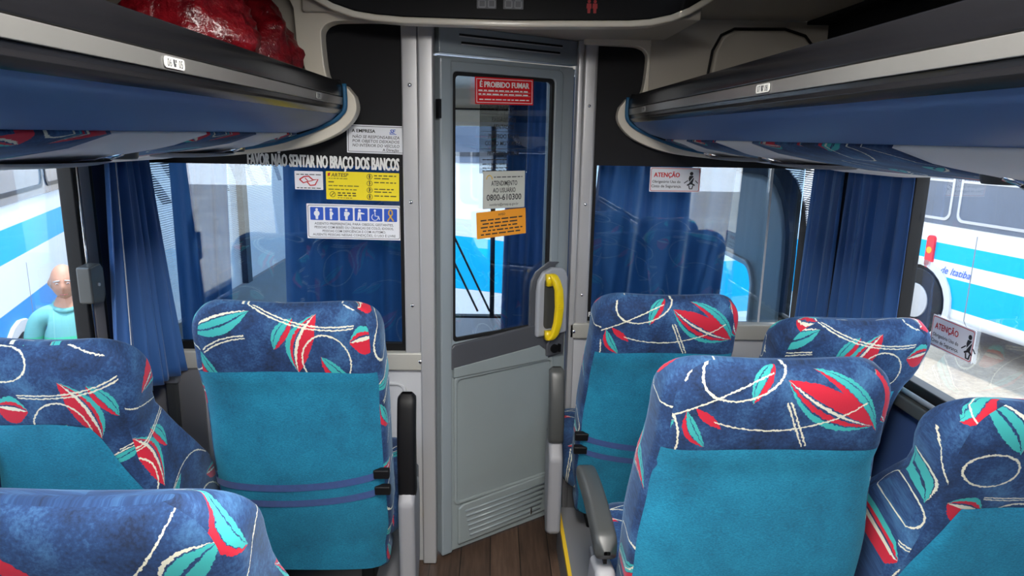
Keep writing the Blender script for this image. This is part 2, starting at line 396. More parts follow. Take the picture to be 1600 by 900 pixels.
def scribble(mb, x0, x1, z, h, y=0.0, rnd=None):        # print too small to read: short word blocks
    rnd = rnd or random; x = x0
    while x < x1 - h:
        w = min(rnd.uniform(1.5, 4.5) * h, x1 - x); mb.box(x, x + w, y - .0002, y, z, z + h * .62); x += w + h * .8
def figure(mb, x, z, h, y, head=.13, kind=0):           # simple standing pictogram
    mb.disc((x, z + h * .87, y), h * head * .8, 'y', 12, .0002)
    w = h * .18
    if kind == 0: mb.prism([(x - w, z + h * .72), (x + w, z + h * .72), (x + w * 1.1, z + h * .35), (x + w * .7, z + h * .35), (x + w * .6, z), (x - w * .6, z), (x - w * .7, z + h * .35), (x - w * 1.1, z + h * .35)], y - .0002, y + .0002)
    if kind == 1: mb.prism([(x - w * .6, z + h * .72), (x + w * .5, z + h * .72), (x + w * 1.3, z + h * .5), (x + w * .5, z + h * .35), (x + w * .5, z), (x - w * .5, z), (x - w * .6, z + h * .4)], y - .0002, y + .0002)
    if kind == 2: mb.prism([(x - w * .8, z + h * .72), (x + w * .5, z + h * .72), (x + w * 2.4, z + h * .62), (x + w * 2.4, z + h * .54), (x + w * .6, z + h * .55), (x + w * .9, z), (x + w * .3, z), (x, z + h * .3), (x - w * .6, z), (x - w * 1.1, z)], y - .0002, y + .0002)
def sign(name, loc, w, h, mat, rz, label, cat='sign', thick=.0012, rx=0.0, ry=0.0, corner=.002, group=None):
    o = MB().prism(rrect(0, w, -h, 0, corner, 3), 0, thick).build(name, mat)
    o.location = loc; o.rotation_euler = (rx, ry, rz); return tag(o, label, cat, group)
FY = -.0006

# ================================================================ STRUCTURE
XL, XR = -1.19, 1.22; CX = .015
def S(name, mb, mat, **k):
    o = mb.build(name, mat, **k); o['kind'] = 'structure'; return o
def mir(x): return 2 * CX - x

YB = -2.6
S('floor', MB().box(XL, XR, YB, 2.62, -.06, 0), WOOD)
for side, x0, x1 in (('left', XL, -.265), ('right', .255, XR)):
    pf = MB().box(x0, x1, YB, 2.30 if side == 'left' else 2.36, 0, .18)
    t_ = S('trim_1' if side == 'left' else 'trim_2', pf, GREYPL, bevel=.006)
    xe = x1 if side == 'left' else x0
    MB().box(xe - .006, xe + .006, YB, 2.30 if side == 'left' else 2.36, .176, .192).build('edge_strip', YELTAPE, t_)
# side walls with window openings
def side_wall(side):
    x = XL if side == 'left' else XR; sg = -1 if side == 'left' else 1
    xo = x + sg * .034; a, b = min(x, xo), max(x, xo)
    ye = 2.29 if side == 'left' else 2.60
    w = S('wall_' + side, MB().box(a, b, YB, ye, .0, .85), BLUEWALL)
    MB().box(a, b, YB, ye, 1.475, 2.02).build('upper_lining', BLKCARPET, w)
    fr = MB()
    wy0, wy1 = (YB, 1.93)
    xi = x - sg * .012; fa, fb = min(xi, xo), max(xi, xo)
    fr.box(fa, fb, 1.975 if side == 'left' else 1.965, 2.075 if side == 'left' else 2.03, .85, 1.475)
    fr.box(fa, fb, .26, .33, .85, 1.475); fr.box(fa, fb, -1.30, -1.23, .85, 1.475)
    fr.box(fa, fb, YB, ye, .83, .878); fr.box(fa, fb, YB, ye, 1.46, 1.50)
    f_ = fr.build('window_frame', BLACK, w, bevel=.006)
    # sill ledge and its bright rail
    xs = x - sg * .045
    MB().box(min(xs, x), max(xs, x), YB, ye, .80, .838).build('sill_ledge', ARMGREY, w, bevel=.006)
    MB().tube([(x - sg * .028, YB, .85), (x - sg * .028, ye, .85)], .008, 10).build('sill_rail', ALU, w, smooth=True)
    for i, (y0, y1) in enumerate(((YB, -1.30), (-1.23, .26), (.33, 1.975 if side == 'left' else 1.965))):
        g = MB().box(x + sg * .016, x + sg * .021, y0, y1, .876, 1.462)
        n = {'left': 1, 'right': 4}[side] + i
        S('window_%d' % n, g, SIDEGLASS)
    return w
wl = side_wall('left'); wr_ = side_wall('right')
# navy liner panel and window pillar at the front left, latch
MB().box(XL - .06, XL + .004, 2.075, 2.285, .85, 1.475).build('liner_panel', NAVYPAN, wl, bevel=.004)
MB().tube([(XL + .014, 1.99, .87), (XL + .014, 1.99, 1.47)], .004, 8).build('rubber_bead', CHROME, wl, smooth=True)
MB().box(XL + .012, XL + .016, 2.0, 2.05, .87, 1.47).build('pillar_cover', GREYPL, wl, bevel=.002)
hb = MB().prism([(1.93, 1.06), (1.985, 1.05), (2.0, 1.075), (2.0, 1.15), (1.985, 1.17), (1.93, 1.165)], XL + .014, XL + .055, 'x').build('window_latch', ARMGREY, None, bevel=.006)
tag(hb, 'grey latch box on the black window pillar at left', 'latch')
MB().disc((1.965, 1.11, XL + .056), .005, 'x', 12, .002).build('screw', ALU, hb)
# right wall front: pillar behind the curtains and panel up to the bulkhead
MB().box(XR - .008, XR + .06, 2.26, 2.46, .85, 1.475).build('window_pillar', BLACK, wr_, bevel=.004)
MB().box(XR + .016, XR + .021, 2.03, 2.58, .876, 1.462).build('curtained_pane', SIDEGLASS, wr_)
wr2 = S('wall_rear', MB().box(XL, XR, YB - .05, YB, 0, 2.02), GREYPL)
MB().box(-.9, .93, YB, YB + .01, .95, 1.75).build('rear_blind', BLUEWALL, wr2)
# ceiling
cl = S('ceiling', MB().box(-.52, .55, YB, 2.10, 2.0, 2.03), BEIGE)
MB().box(XL, -.52, YB, 2.30, 1.955, 1.985).build('rack_lining', BLKCARPET, cl)
MB().box(.55, XR, YB, 2.10, 1.955, 1.985).build('rack_lining', BLKCARPET, cl)
MB().prism([(.50, 2.10), (XR, 2.10), (XR, 2.22), (1.12, 2.45), (1.10, 2.60), (.50, 2.60)], 1.962, 1.98, 'z').build('end_ceiling', BEIGE, cl)
MB().box(1.10, XR, 2.10, 2.555, 1.950, 1.961).build('corner_lining', BLKCARPET, cl)
for yy, lb in ((.55, 'flat white fill lamp added over the aisle, nearer the door'), (-.75, 'flat white fill lamp added over the aisle, further from the door')):
    lm = empty('fill_lamp', (CX, yy, 2.0), 0, lb, 'fill lamp', 'fill lamps added over the aisle')  # added out of view to brighten the seats and interior
    MB().prism(rrect(-.16, .16, -.42, .42, .05), -.022, 0, 'z').build('fill_lamp_tray', CREAM, lm, bevel=.006)
    df = MB().prism(rrect(-.14, .14, -.40, .40, .04), -.026, -.0215, 'z').build('diffuser', plain('fill lamp diffuser', (1, .97, .92), .5, emis=FILL_LAMP), lm)
# soffit above the partition
sf = S('trim_3', MB().box(-.56, .60, 2.12, 2.72, 1.888, 1.93), BEIGE, bevel=.006)
# front walls closing the rack bays
fl = S('wall_front', MB().box(XL, -.53, 2.205, 2.235, 1.60, 1.96), BEIGE)
fr_ = MB().box(.55, XR, 2.552, 2.59, 1.60, 1.96).build('bay_end', BEIGE, fl)

# ---- cream arch surrounds (prism in XZ)
capL = [(.436, 1.656), (.430, 1.625), (.438, 1.597), (.462, 1.567), (.501, 1.54), (.57, 1.512), (.657, 1.492), (.773, 1.480), (.90, 1.470), (1.19, 1.468)]
inner = [(.467, 1.692), (.466, 1.628), (.478, 1.606), (.499, 1.588), (.545, 1.565), (.596, 1.545), (.674, 1.52), (.77, 1.503), (.90, 1.49), (1.19, 1.475)]
def smooth_line(pts, n=4):
    out = []
    for i in range(len(pts) - 1):
        p0, p1, p2, p3 = pts[max(i - 1, 0)], pts[i], pts[i + 1], pts[min(i + 2, len(pts) - 1)]
        for k in range(n):
            t = k / n
            out.append(tuple(.5 * (2 * p1[a] + (p2[a] - p0[a]) * t + (2 * p0[a] - 5 * p1[a] + 4 * p2[a] - p3[a]) * t * t + (3 * p1[a] - p0[a] - 3 * p2[a] + p3[a]) * t ** 3) for a in (0, 1)))
    return out + [pts[-1]]
capL = smooth_line(capL); inner = smooth_line(inner)
def arch(sg, y0, y1, name, lab, vx):
    pts = smooth_line([(.30, 1.872), (.46, 1.868), (.50, 1.862), (.52, 1.848), (.527, 1.82), (.518, 1.72), (.497, 1.700), (.46, 1.685)]) + capL
    outer = [(1.19, 1.475), (.9, 1.49), (.77, 1.503), (.674, 1.52), (.596, 1.545), (.53, 1.60), (.50, 1.66), (vx - .03, 1.70), (vx, 1.80), (vx + .005, 1.9), (vx + .03, 1.955), (.30, 1.955)]
    poly = [(CX + sg * u, z) for u, z in pts + outer]
    o = MB().prism(poly, y0, y1).build(name, CREAM, None, bevel=.012, seg=3)
    return tag(o, lab, 'trim')
aL = arch(-1, 2.142, 2.204, 'end_moulding', 'cream moulded end trim curving round the left luggage rack', .60)
aR = arch(1, 2.562, 2.61, 'end_moulding', 'cream moulded end trim curving round the right luggage rack', .70)

# ================================================================ LUGGAGE RACKS
def extr(prof, y0, y1, ny=1, sg=1):
    mb = MB(); n = len(prof) - 1
    mb.grid(lambda u, v: (CX + sg * prof[round(u * n)][0], y0 + (y1 - y0) * v, prof[round(u * n)][1]), n, ny)
    return mb
def shell(prof, t, y0, y1, sg):        # closed thick strip following a profile
    pr = [Vector((p[0], p[1])) for p in prof]; off = []
    for i, p in enumerate(pr):
        d = (pr[min(i + 1, len(pr) - 1)] - pr[max(i - 1, 0)]).normalized(); off.append(p + Vector((-d.y, d.x)) * t)
    poly = [(CX + sg * p.x, p.y) for p in pr] + [(CX + sg * p.x, p.y) for p in off[::-1]]
    return MB().prism(poly, y0, y1)
def rack(sg, y1, name, label):
    r = empty(name, (0, 0, 0), 0, label, 'luggage rack'); y0 = YB; T = .012
    shell([(.60, 1.625), (.50, 1.700), (.474, 1.697), (.4665, 1.68), (.4665, 1.652)], .010, y0, y1, sg).build('top_rim', GLOSSBLK, r, smooth=False, bevel=.003)
    st = shell([(.4655, 1.651), (.466, 1.629)], .012, y0, y1, sg).build('number_strip', STRIP, r, bevel=.0015)
    shell([(.470, 1.629), (.472, 1.621), (.468, 1.614), (.474, 1.606), (.480, 1.602)], .010, y0, y1, sg).build('rubber_groove', GLOSSBLK, r, smooth=False, bevel=.001)
    shell([(.4785, 1.606), (.50, 1.586), (.545, 1.563), (.604, 1.5455)], T, y0, y1, sg).build('fascia_panel', BLUEPAN, r, smooth=False, bevel=.002)
    shell([(.600, 1.620), (.75, 1.61), (1.19, 1.60)], .010, y0, y1, sg).build('shelf_floor', BLKCARPET, r)
    MB().box(*sorted((CX + sg * 1.16, CX + sg * 1.19)), y0, y1, 1.60, 1.955).build('back_lining', BLKCARPET, r)
    # underside: patterned sections alternating with grey service units
    under = [(.606, 1.545), (.674, 1.522), (.77, 1.505), (.90, 1.486), (1.05, 1.474), (1.185, 1.468)]
    def sect(a, b, mat, nm):
        mb = MB(); m = len(under) - 1; nv = 6
        mb.grid(lambda u, v: (CX + sg * under[round(u * m)][0], a + (b - a) * v, under[round(u * m)][1] - (.010 if nm != 'fabric_section' else 0) * math.sin(PI * v) * (u > 0) * (u < 1)), m, nv)
        k = 0
        for j in range(nv):
            for i in range(m):
                q = [(i, j), (i + 1, j), (i + 1, j + 1), (i, j + 1)]
                mb.uv[k] = [(a + (b - a) * jj / nv, under[ii][0] * .9 + .1) for ii, jj in q]; k += 1
        o = mb.build(nm, mat, r, smooth=True)
        s_ = o.modifiers.new('solid', 'SOLIDIFY'); s_.thickness = .008; s_.offset = 0
        return o
    y = y1 - .005; i = 0
    if sg < 0: seq = [('f', .10), ('g', .26), ('f', .30), ('g', .36), ('f', .26)]
    else: seq = [('f', .12), ('g', .16), ('f', .30), ('g', .28), ('f', .60), ('g', .30)]
    while y > 0.0:
        k_, ln = seq[i % len(seq)]; a = y - ln
        if k_ == 'f': sect(a, y, FAB_B if sg < 0 else FAB_A, 'fabric_section')
        else:
            u = sect(a, y, UNITGR, 'service_unit'); yc = (a + y) / 2
            def uz(ux): return CX + sg * ux
            # speaker bulge, vent ring and chrome nozzle
            bul = MB().grid(lambda p, q: (uz(.86) + .16 * math.sin(PI * q / 2) * math.cos(2 * PI * p), yc - ln * .12 + ln * .42 * math.sin(PI * q / 2) * math.sin(2 * PI * p), 1.492 - .014 * math.cos(PI * q / 2) ), 24, 6, True)
            bul.build('speaker_cover', GREYPL, u, smooth=True)
            MB().grid(lambda p, q: (uz(.735) + .030 * (1 - .35 * q) * math.cos(2 * PI * p), yc + ln * .26 + .030 * (1 - .35 * q) * math.sin(2 * PI * p), 1.506 - .014 * math.sin(PI * min(q * 1.3, 1))), 20, 5, True).build('air_vent', ARMGREY, u, smooth=True)
            MB().disc((uz(.735), yc + ln * .26, 1.497), .018, 'z', 16, .002).build('vent_core', BLACK, u)
            nz_ = MB().tube([(uz(.70), yc + .03, 1.508), (uz(.74), yc + .01, 1.494), (uz(.80), yc - .03, 1.487)], [.008, .011, .004], 10)
            nz_.build('lamp_lever', CHROME, u, smooth=True)
        y = a; i += 1
    shell([(.606, 1.545), (.674, 1.522), (.77, 1.505), (.90, 1.486), (1.05, 1.474), (1.185, 1.468)], .006, y0, y, sg).build('rear_underside', LTGREY, r)
    # piping round the end
    MB().tube([(CX + sg * (u - .004), y1 + .004, z - .002) for u, z in inner], .008, 8).build('edge_piping', PIPING, r, smooth=True)
    MB().tube([(CX + sg * (u + .006), y1 - .004, z + .003) for u, z in [(.55, 1.69)] + inner[:21]], .007, 8).build('end_edge', BLACK, r, smooth=True)
    MB().prism([(CX + sg * u, z) for u, z in inner + [(1.19, 1.60), (.60, 1.60), (.50, 1.69)]], y1 - .006, y1 + .004).build('end_plate', BLACK, r)
    return r, st
rkL, stL = rack(-1, 2.125, 'luggage_rack', 'black and blue overhead luggage rack along the left side windows')
rkR, stR = rack(1, 2.545, 'luggage_rack', 'black and blue overhead luggage rack along the right side windows')
def num_label(par, sg, yc, a, b, w=.062, h=.015):
    x = CX + sg * .4640
    M = Matrix.Translation((x, yc, 1.640)) @ Matrix.Rotation(R(90) * -sg * 1.0, 4, 'Z')
    o = MB().prism(rrect(-w / 2, w / 2, -h / 2, h / 2, .005), -.0005, .0008).build('number_label', NUMW, par, M=M)
    t = MB(); letters(t, a, -w * .28, -.0055, .0155, .9, .0, -.0009, 'CENTER'); letters(t, b, w * .28, -.0055, .0155, .9, .0, -.0009, 'CENTER')
    t.prism([(-.006, .005), (-.001, .005), (0, -.001), (.003, .000), (.002, -.005), (-.004, -.005)], -.0009, -.0006)
    t.prism([(.001, .005), (.005, .005), (.005, .001), (.002, .001)], -.0009, -.0006)
    t.build('seat_number', INK, o, M=M)
num_label(stL, -1, 1.02, '06', '05'); num_label(stL, -1, 1.83, '02', '01', .05)
num_label(stR, 1, 1.27, '07', '08'); num_label(stR, 1, 2.28, '03', '04', .05)
# oval bin panel at the front end of the right rack
pn = MB().prism([(.77, 1.66), (.76, 1.74), (.775, 1.85), (.80, 1.90), (.84, 1.922), (1.02, 1.925), (1.09, 1.905), (1.13, 1.86), (1.15, 1.78), (1.15, 1.66)], 2.528, 2.556).build('bin_panel', BEIGE, None, bevel=.01, seg=3)
tag(pn, 'rounded beige bin panel at the front end of the right luggage rack', 'panel')
MB().tube([(.764, 2.545, 1.66), (.753, 2.545, 1.74), (.768, 2.545, 1.855), (.795, 2.545, 1.908), (.84, 2.545, 1.93), (1.02, 2.545, 1.933), (1.095, 2.545, 1.912), (1.138, 2.545, 1.865), (1.158, 2.545, 1.78), (1.158, 2.545, 1.66)], .005, 6).build('dark_gasket', BLACK, pn, smooth=True)

# ---- display panel above the door
dp = empty('display_panel', (0, 2.08, 1.9), 0, 'long black display panel with clock digits above the door', 'display')
low = [(-.60, 1.965), (-.52, 1.935), (-.46, 1.905), (-.40, 1.886), (-.34, 1.878), (-.26, 1.873), (.05, 1.870), (.38, 1.877), (.44, 1.882), (.50, 1.895), (.55, 1.915), (.60, 1.945), (.65, 1.98)]
MB().prism([(x, z - 1.9) for x, z in low] + [(.66, .11), (-.62, .11)], 0, .02).build('black_face', MATTBLK, dp, bevel=.004)
lip = [(x, z - 1.9) for x, z in low]
MB().prism(lip + [(x * 1.01, z - .018) for x, z in lip[::-1]], -.004, .05).build('lower_lip', CREAM, dp, bevel=.005)
dg = MB()
def seg7(mb, x, z, w, h, y):
    t = w * .17
    for (a, b, c, d) in ((0, w, h - t, h), (0, w, h / 2 - t / 2, h / 2 + t / 2), (0, w, 0, t)): mb.box(x + a + t * .6, x + b - t * .6, y - .0004, y, z + c, z + d)
    for (a, c) in ((0, 0), (w - t, 0), (0, h / 2), (w - t, h / 2)): mb.box(x + a, x + a + t, y - .0004, y, z + c + t * .55, z + c + h / 2 - t * .55)
for x in (-.049, -.022): seg7(dg, x - .002, 1.902 - 1.9, .022, .042, -.0005)
dg2 = MB()
for x in (.026, .053): seg7(dg2, x - .002, 1.902 - 1.9, .022, .042, -.0005)
MB().prism(rrect(-.055, -.0, 0.0, .05, .0016), -.0004, .0).build('digit_window', DKGREY, dp)
MB().prism(rrect(.020, .077, 0.0, .05, .0016), -.0004, .0).build('digit_window', DKGREY, dp)
dg.build('clock_digits', LEDGREY, dp); dg2.build('clock_digits', LEDGREY, dp)
ic = MB(); figure(ic, .264, -.006, .036, -.0006, .16, 0); figure(ic, .281, -.006, .036, -.0006, .16, 0); ic.build('toilet_symbol', LEDRED, dp)

# ================================================================ PARTITIONS
LY, RY = 2.31, 2.63
def bolts(mb, pts, y, r=.006):
    for x, z in pts: mb.grid(lambda u, v: (x + r * math.sin(PI / 2 * v) * math.cos(2 * PI * u), y - r * .6 * math.cos(PI / 2 * v), z + r * math.sin(PI / 2 * v) * math.sin(2 * PI * u)), 12, 4, True)
pl = empty('left_partition', (0, 0, 0), 0, 'partition left of the door with glass, black top band and grey lower panel', 'partition')
pl.name = 'partition'
MB().prism([(-.298, .80), (-.298, 1.887), (-.245, 1.887), (-.245, .77), (-.275, .77)], LY - .035, LY + .03).build('post', ALU, pl, bevel=.006)
MB().box(-.245, -.196, LY - .045, LY + .04, 0, 1.887).build('post', ALU, pl, bevel=.006)
MB().box(XL, -.298, LY - .004, LY + .004, .835, 1.445).build('glass_pane', PARTGLASS, pl)
MB().box(XL, -.298, LY - .008, LY + .008, 1.443, 1.885).build('black_band', plain('matt black band', (.006, .006, .008), .6, nz=.1, spec=.25), pl)
MB().box(-.312, -.298, LY - .012, LY + .012, .835, 1.443).build('black_edge', BLACK, pl)
MB().box(XL, -.232, LY - .04, LY + .02, .748, .812).build('sill_rail', plain('warm grey rail', srgb(178, 176, 168), .4, metal=.2), pl, bevel=.006)
MB().box(XL, -.298, LY - .012, LY + .012, .812, .838).build('glass_channel', BLACK, pl)
lp = MB().box(-1.0, -.245, LY - .02, LY + .02, 0, .748).build('lower_panel', LTGREY, pl)
MB().ring(rrect(-.93, -.30, .10, .70, .03), rrect(-.92, -.31, .11, .69, .026), LY - .028, LY - .018).build('raised_moulding', LTGREY, lp, bevel=.003)
MB().box(XL, -1.0, LY - .03, LY + .02, 0, .748).build('corner_panel', GREYPL, pl)
MB().box(-1.118, -1.082, LY - .055, LY - .03, .2, .72).build('cable_cover', ARMGREY, pl, bevel=.006)
MB().box(-1.126, -1.072, LY - .062, LY - .03, .70, .757).build('cover_cap', GREYPL, pl, bevel=.008)
MB().tube([(XL + .01, 2.455, 1.515), (-.25, 2.50, 1.515)], .009, 8).build('curtain_rail', ALU, pl, smooth=True)
for x in (-.98, -.28): MB().box(x - .01, x + .01, 2.318, 2.50, 1.508, 1.52).build('rail_bracket', ALU, pl)
bm = MB(); bolts(bm, [(-.272, 1.70), (-.272, 1.33), (-.272, .98)], LY - .036, .007); bolts(bm, [(-.247, .782)], LY - .041, .008); bm.build('bolt', CHROME, pl, smooth=True)

pr = empty('partition', (0, 0, 0), 0, 'partition right of the door with clear glass and black top band', 'partition')
MB().box(.318, .372, RY - .035, RY + .03, .82, 1.887).build('post', ALU, pr, bevel=.012, seg=3)
MB().box(.296, .320, RY - .045, RY + .04, 0, 1.887).build('post', ALU, pr, bevel=.006)
MB().box(.372, 1.185, RY - .004, RY + .004, .84, 1.447).build('glass_pane', PARTGLASS, pr)
MB().box(.372, XR, RY - .008, RY + .008, 1.445, 1.885).build('black_band', bpy.data.materials['matt black band'], pr)
MB().box(.372, .386, RY - .012, RY + .012, .84, 1.445).build('black_edge', BLACK, pr)
MB().box(.30, XR, RY - .045, RY + .02, .775, .838).build('sill_rail', bpy.data.materials['warm grey rail'], pr, bevel=.006)
MB().box(.31, XR, RY - .02, RY + .02, 0, .776).build('lower_panel', LTGREY, pr)
MB().box(1.055, 1.062, RY - .008, RY - .004, .84, 1.445).build('glass_joint', LTGREY, pr)
MB().tube([(.34, 2.76, 1.515), (XR - .01, 2.82, 1.515)], .009, 8).build('curtain_rail', ALU, pr, smooth=True)
for x in (.40, 1.0): MB().box(x - .01, x + .01, 2.638, 2.80, 1.508, 1.52).build('rail_bracket', ALU, pr)
bm = MB(); bolts(bm, [(.345, 1.66), (.345, 1.30), (.345, .95)], RY - .036, .006); bolts(bm, [(.318, .805)], RY - .046, .008); bm.build('bolt', CHROME, pr, smooth=True)
fl_ = MB(); letters(fl_, 'FAVOR', .379, .858, .024, .6, .02, RY - .0125); 
mF = MB(); letters(mF, 'F', .378, .858, .026, .8, .02, RY - .0125); o = mF.build('lettering', WHTLET, pr, recalc=False)

# header over the door (follows the angled door)
DA = math.atan2(.32, .473); DO = Vector((-.183, 2.31, 0)); DW = .571
hd = empty('door_header', (DO.x, DO.y, 1.80), DA, 'grey slotted header box above the door', 'door header')
hp = MB().box(-.004, DW + .014, -.012, .04, .003, .088).build('header_box', FRAMEGR, hd, bevel=.004)
for z, a, b in ((.060, .07, .50), (.036, .078, .49)):
    MB().box(a, b, -.0135, -.008, z, z + .007).build('slot', BLACK, hp)
    MB().box(a, b, -.0145, -.012, z - .003, z).build('slot_lip', LTGREY, hp)

# ================================================================ DOOR (angled, local x along the leaf)
dr = empty('door_1', (DO.x, DO.y, 0), DA, kind='structure')
def rr4(x0, x1, z0, z1, r): return rrect(x0, x1, z0, z1, r, 4)
fm = MB().ring(rr4(.0, DW - .004, .012, 1.797, .004), rr4(.052, .474, .835, 1.748, .016), 0, .04)
fm.build('door_frame', FRAMEGR, dr, bevel=.006)
MB().ring(rr4(.018, .515, .80, 1.782, .02), rr4(.050, .476, .833, 1.750, .016), -.010, .002).build('glass_surround', FRAMEGR, dr, bevel=.006)
MB().ring(rr4(.050, .476, .833, 1.750, .016), rr4(.062, .466, .845, 1.738, .014), -.004, .012).build('gasket', RUBBER, dr, bevel=.002)
MB().box(.052, .474, .006, .010, .835, 1.748).build('glass_pane', DOORGLASS, dr)
MB().box(.50, .566, -.006, .0, .03, 1.79).build('closing_edge', FRAMEGR, dr, bevel=.002)
MB().box(-.004, .040, -.018, .0, .012, 1.79).build('hinge_stile', FRAMEGR, dr, bevel=.006)
MB().box(.004, .566, -.008, .012, .014, .83).build('lower_panel', DOORPAN, dr, bevel=.003)
MB().prism([(.036, .735), (.036, .815), (.05, .828), (.405, .848), (.415, .90), (.55, .90), (.55, .712), (.47, .703), (.452, .735), (.445, .752)], -.020, -.006).build('dark_band', DKGREY, dr, bevel=.005)
MB().prism([(.045, .705), (.045, .742), (.425, .765), (.455, .742), (.47, .712), (.47, .700)], -.0225, -.006).build('band_inset', DOORPAN, dr, bevel=.003)
pm = MB().ring(rr4(.050, .505, .20, .708, .02), rr4(.064, .492, .214, .690, .016), -.016, -.006); pm.build('panel_moulding', DOORPAN, dr, bevel=.005)
kp = MB().prism([(.066, .035), (.066, .185), (.09, .197), (.485, .207), (.50, .19), (.50, .055), (.49, .045)], -.020, -.006).build('kick_panel', DOORPAN, dr, bevel=.006)
lv = MB()
for i in range(6):
    z = .168 - i * .021; lv.tube([(.095 + i * .004, -.021, z), (.470 - i * .004, -.021, z + .004)], .0042, 8)
lv.build('louvre', FRAMEGR, kp, smooth=True)
MB().box(.40, .408, -.026, -.020, .055, .085).build('kick_latch', CHROME, kp, bevel=.002)
# handle housing, yellow handle, lock
hz = [(.402, .80), (.402, .98), (.408, 1.02), (.43, 1.052), (.47, 1.066), (.52, 1.060), (.540, 1.045), (.548, 1.02), (.548, .86), (.55, .80)]
MB().prism([(x - .022, z) if x < .47 else (x, z + .02) for x, z in hz[:6]] + [(.5, 1.07), (.46, .80)], -.016, -.004).build('handle_seal', DKGREY, dr, bevel=.004)
hs = MB().prism(hz, -.036, -.012).build('handle_housing', plain('pale grey handle housing', srgb(160, 164, 172), .35), dr, bevel=.010, seg=4)
MB().prism(rrect(.43, .50, .83, 1.03, .02), -.038, -.035).build('recess', ARMGREY, hs, bevel=.001)
hy = MB(); hpts = [(.452, 1.045), (.462, 1.02), (.472, .985), (.476, .92), (.472, .86), (.462, .815), (.450, .79)]
n = len(hpts)
def hnd(u, v):
    k = v * (n - 1); i = min(int(k), n - 2); f = k - i
    x = hpts[i][0] * (1 - f) + hpts[i + 1][0] * f; z = hpts[i][1] * (1 - f) + hpts[i + 1][1] * f
    y = -.052 - .020 * math.sin(PI * v) ** .6; w = .017; dpt = .011
    if v < .02 or v > .98: w *= .7
    a = 2 * PI * u; c, s_ = math.cos(a), math.sin(a)
    return (x + w * math.copysign(abs(c) ** .5, c), y + dpt * math.copysign(abs(s_) ** .5, s_), z)
hy.grid(hnd, 20, 30, True)
hy.box(.434, .468, -.055, -.035, 1.0, 1.045); hy.box(.434, .466, -.055, -.035, .79, .825)
hy.build('door_handle', YELLOW, dr, smooth=True)
g_ = MB()
for k in range(3): g_.tube([(.463, -.083, .930 - k * .008), (.488, -.083, .930 - k * .008)], .0015, 6)
g_.build('grip_ridge', YELLOW, hs)
lk = MB().prism([(.455, .715), (.455, .765), (.47, .785), (.52, .785), (.54, .77), (.54, .715)], -.032, -.018).build('lock_plate', DKGREY, dr, bevel=.006)
MB().disc((.488, .745, -.036), .017, 'y', 20, .006).build('keyhole', BLACK, lk)
MB().box(.508, .516, -.045, -.03, .728, .760).build('lock_lever', BLACK, lk, bevel=.002)
MB().box(-.012, -.002, -.022, -.002, 1.60, 1.66).build('hinge', BLACK, dr)

# ================================================================ SIGNS ON THE DOOR
def dsign(name, x, z, w, h, mat, label, tilt=0.0, y=-.0035):
    p = Matrix.Rotation(DA, 4, 'Z') @ Vector((x, y, z)); o = sign(name, (DO.x + p.x, DO.y + p.y, z), w, h, mat, DA, label)
    o.rotation_euler = (0, tilt, DA); return o
s = dsign('notice_sticker', .134, 1.738, .243, .088, REDFILM, 'red no smoking sticker at the top of the door glass', y=-.0075, tilt=-.02)
b = MB().ring([(.005, -.005), (.238, -.005), (.238, -.083), (.005, -.083)], [(.007, -.007), (.236, -.007), (.236, -.081), (.007, -.081)], FY - .0002, FY)
letters(b, 'É PROIBIDO FUMAR', .1215, -.032, .026, 1, .022, FY, 'CENTER', fit=.205)
for i, z in enumerate((-.045, -.057)): scribble(b, .013, .230, z, .0065, FY); b.box(.013, .23, FY - .0002, FY, z - .0022, z - .0014)
scribble(b, .016, .228, -.074, .006, FY); b.build('lettering', WHTLET, s, recalc=False)
s = dsign('notice_sticker', .157, 1.655, .202, .235, FAINT, 'see-through printed notice on the door glass under the red sticker')
b = MB()
for t_, z in (('CARRO Nº', -.024), ('PASSAGEIROS', -.060), ('SENTADOS', -.084), ('PROIBIDO FALAR', -.116), ('COM O MOTORISTA', -.140), ('PROIBIDO FUMAR', -.174)):
    letters(b, t_, .10, z, .021, .8, .006, FY, 'CENTER')
for z in (-.036, -.094, -.152): b.box(.005, .197, FY - .0002, FY, z, z + .0012)
for z in (-.19, -.205, -.218, -.228): scribble(b, .012, .12, z, .0045, FY)
b.build('lettering', INK, s, recalc=False)
s = dsign('notice_sticker', .170, 1.427, .180, .130, GREYFILM, 'grey notice with a phone number on the door glass', y=-.0065)
b = MB()
letters(b, 'ATENDIMENTO', .09, -.050, .024, .9, .014, FY, 'CENTER', fit=.112); letters(b, 'AO USUÁRIO', .09, -.074, .023, .9, .014, FY, 'CENTER', fit=.098)
letters(b, '0800-610300', .09, -.101, .030, .9, .014, FY, 'CENTER', fit=.15); letters(b, 'ouvidoria@artesp.sp.gov.br', .09, -.120, .013, .9, .004, FY, 'CENTER', fit=.125)
scribble(b, .045, .168, -.022, .005, FY); b.build('lettering', INK, s, recalc=False)
b = MB(); b.tube([(.014 + .012 * (1 - math.cos(t * PI / 8)), FY, -.028 + .014 * math.sin(t * PI / 8)) for t in range(9)], .0016, 6); b.build('arc_logo', YELTAPE, s)
s = dsign('notice_sticker', .142, 1.286, .212, .093, ORGFILM, 'orange warning sticker on the door glass below the phone notice', tilt=-.04, y=-.009)
b = MB(); letters(b, 'AVISO', .106, -.018, .012, .9, .01, FY, 'CENTER')
for i in range(5): scribble(b, .016 + .008 * (i % 2), .196 - .01 * (i % 3), -.032 - i * .0125, .0075, FY)
b.build('lettering', INK, s, recalc=False)

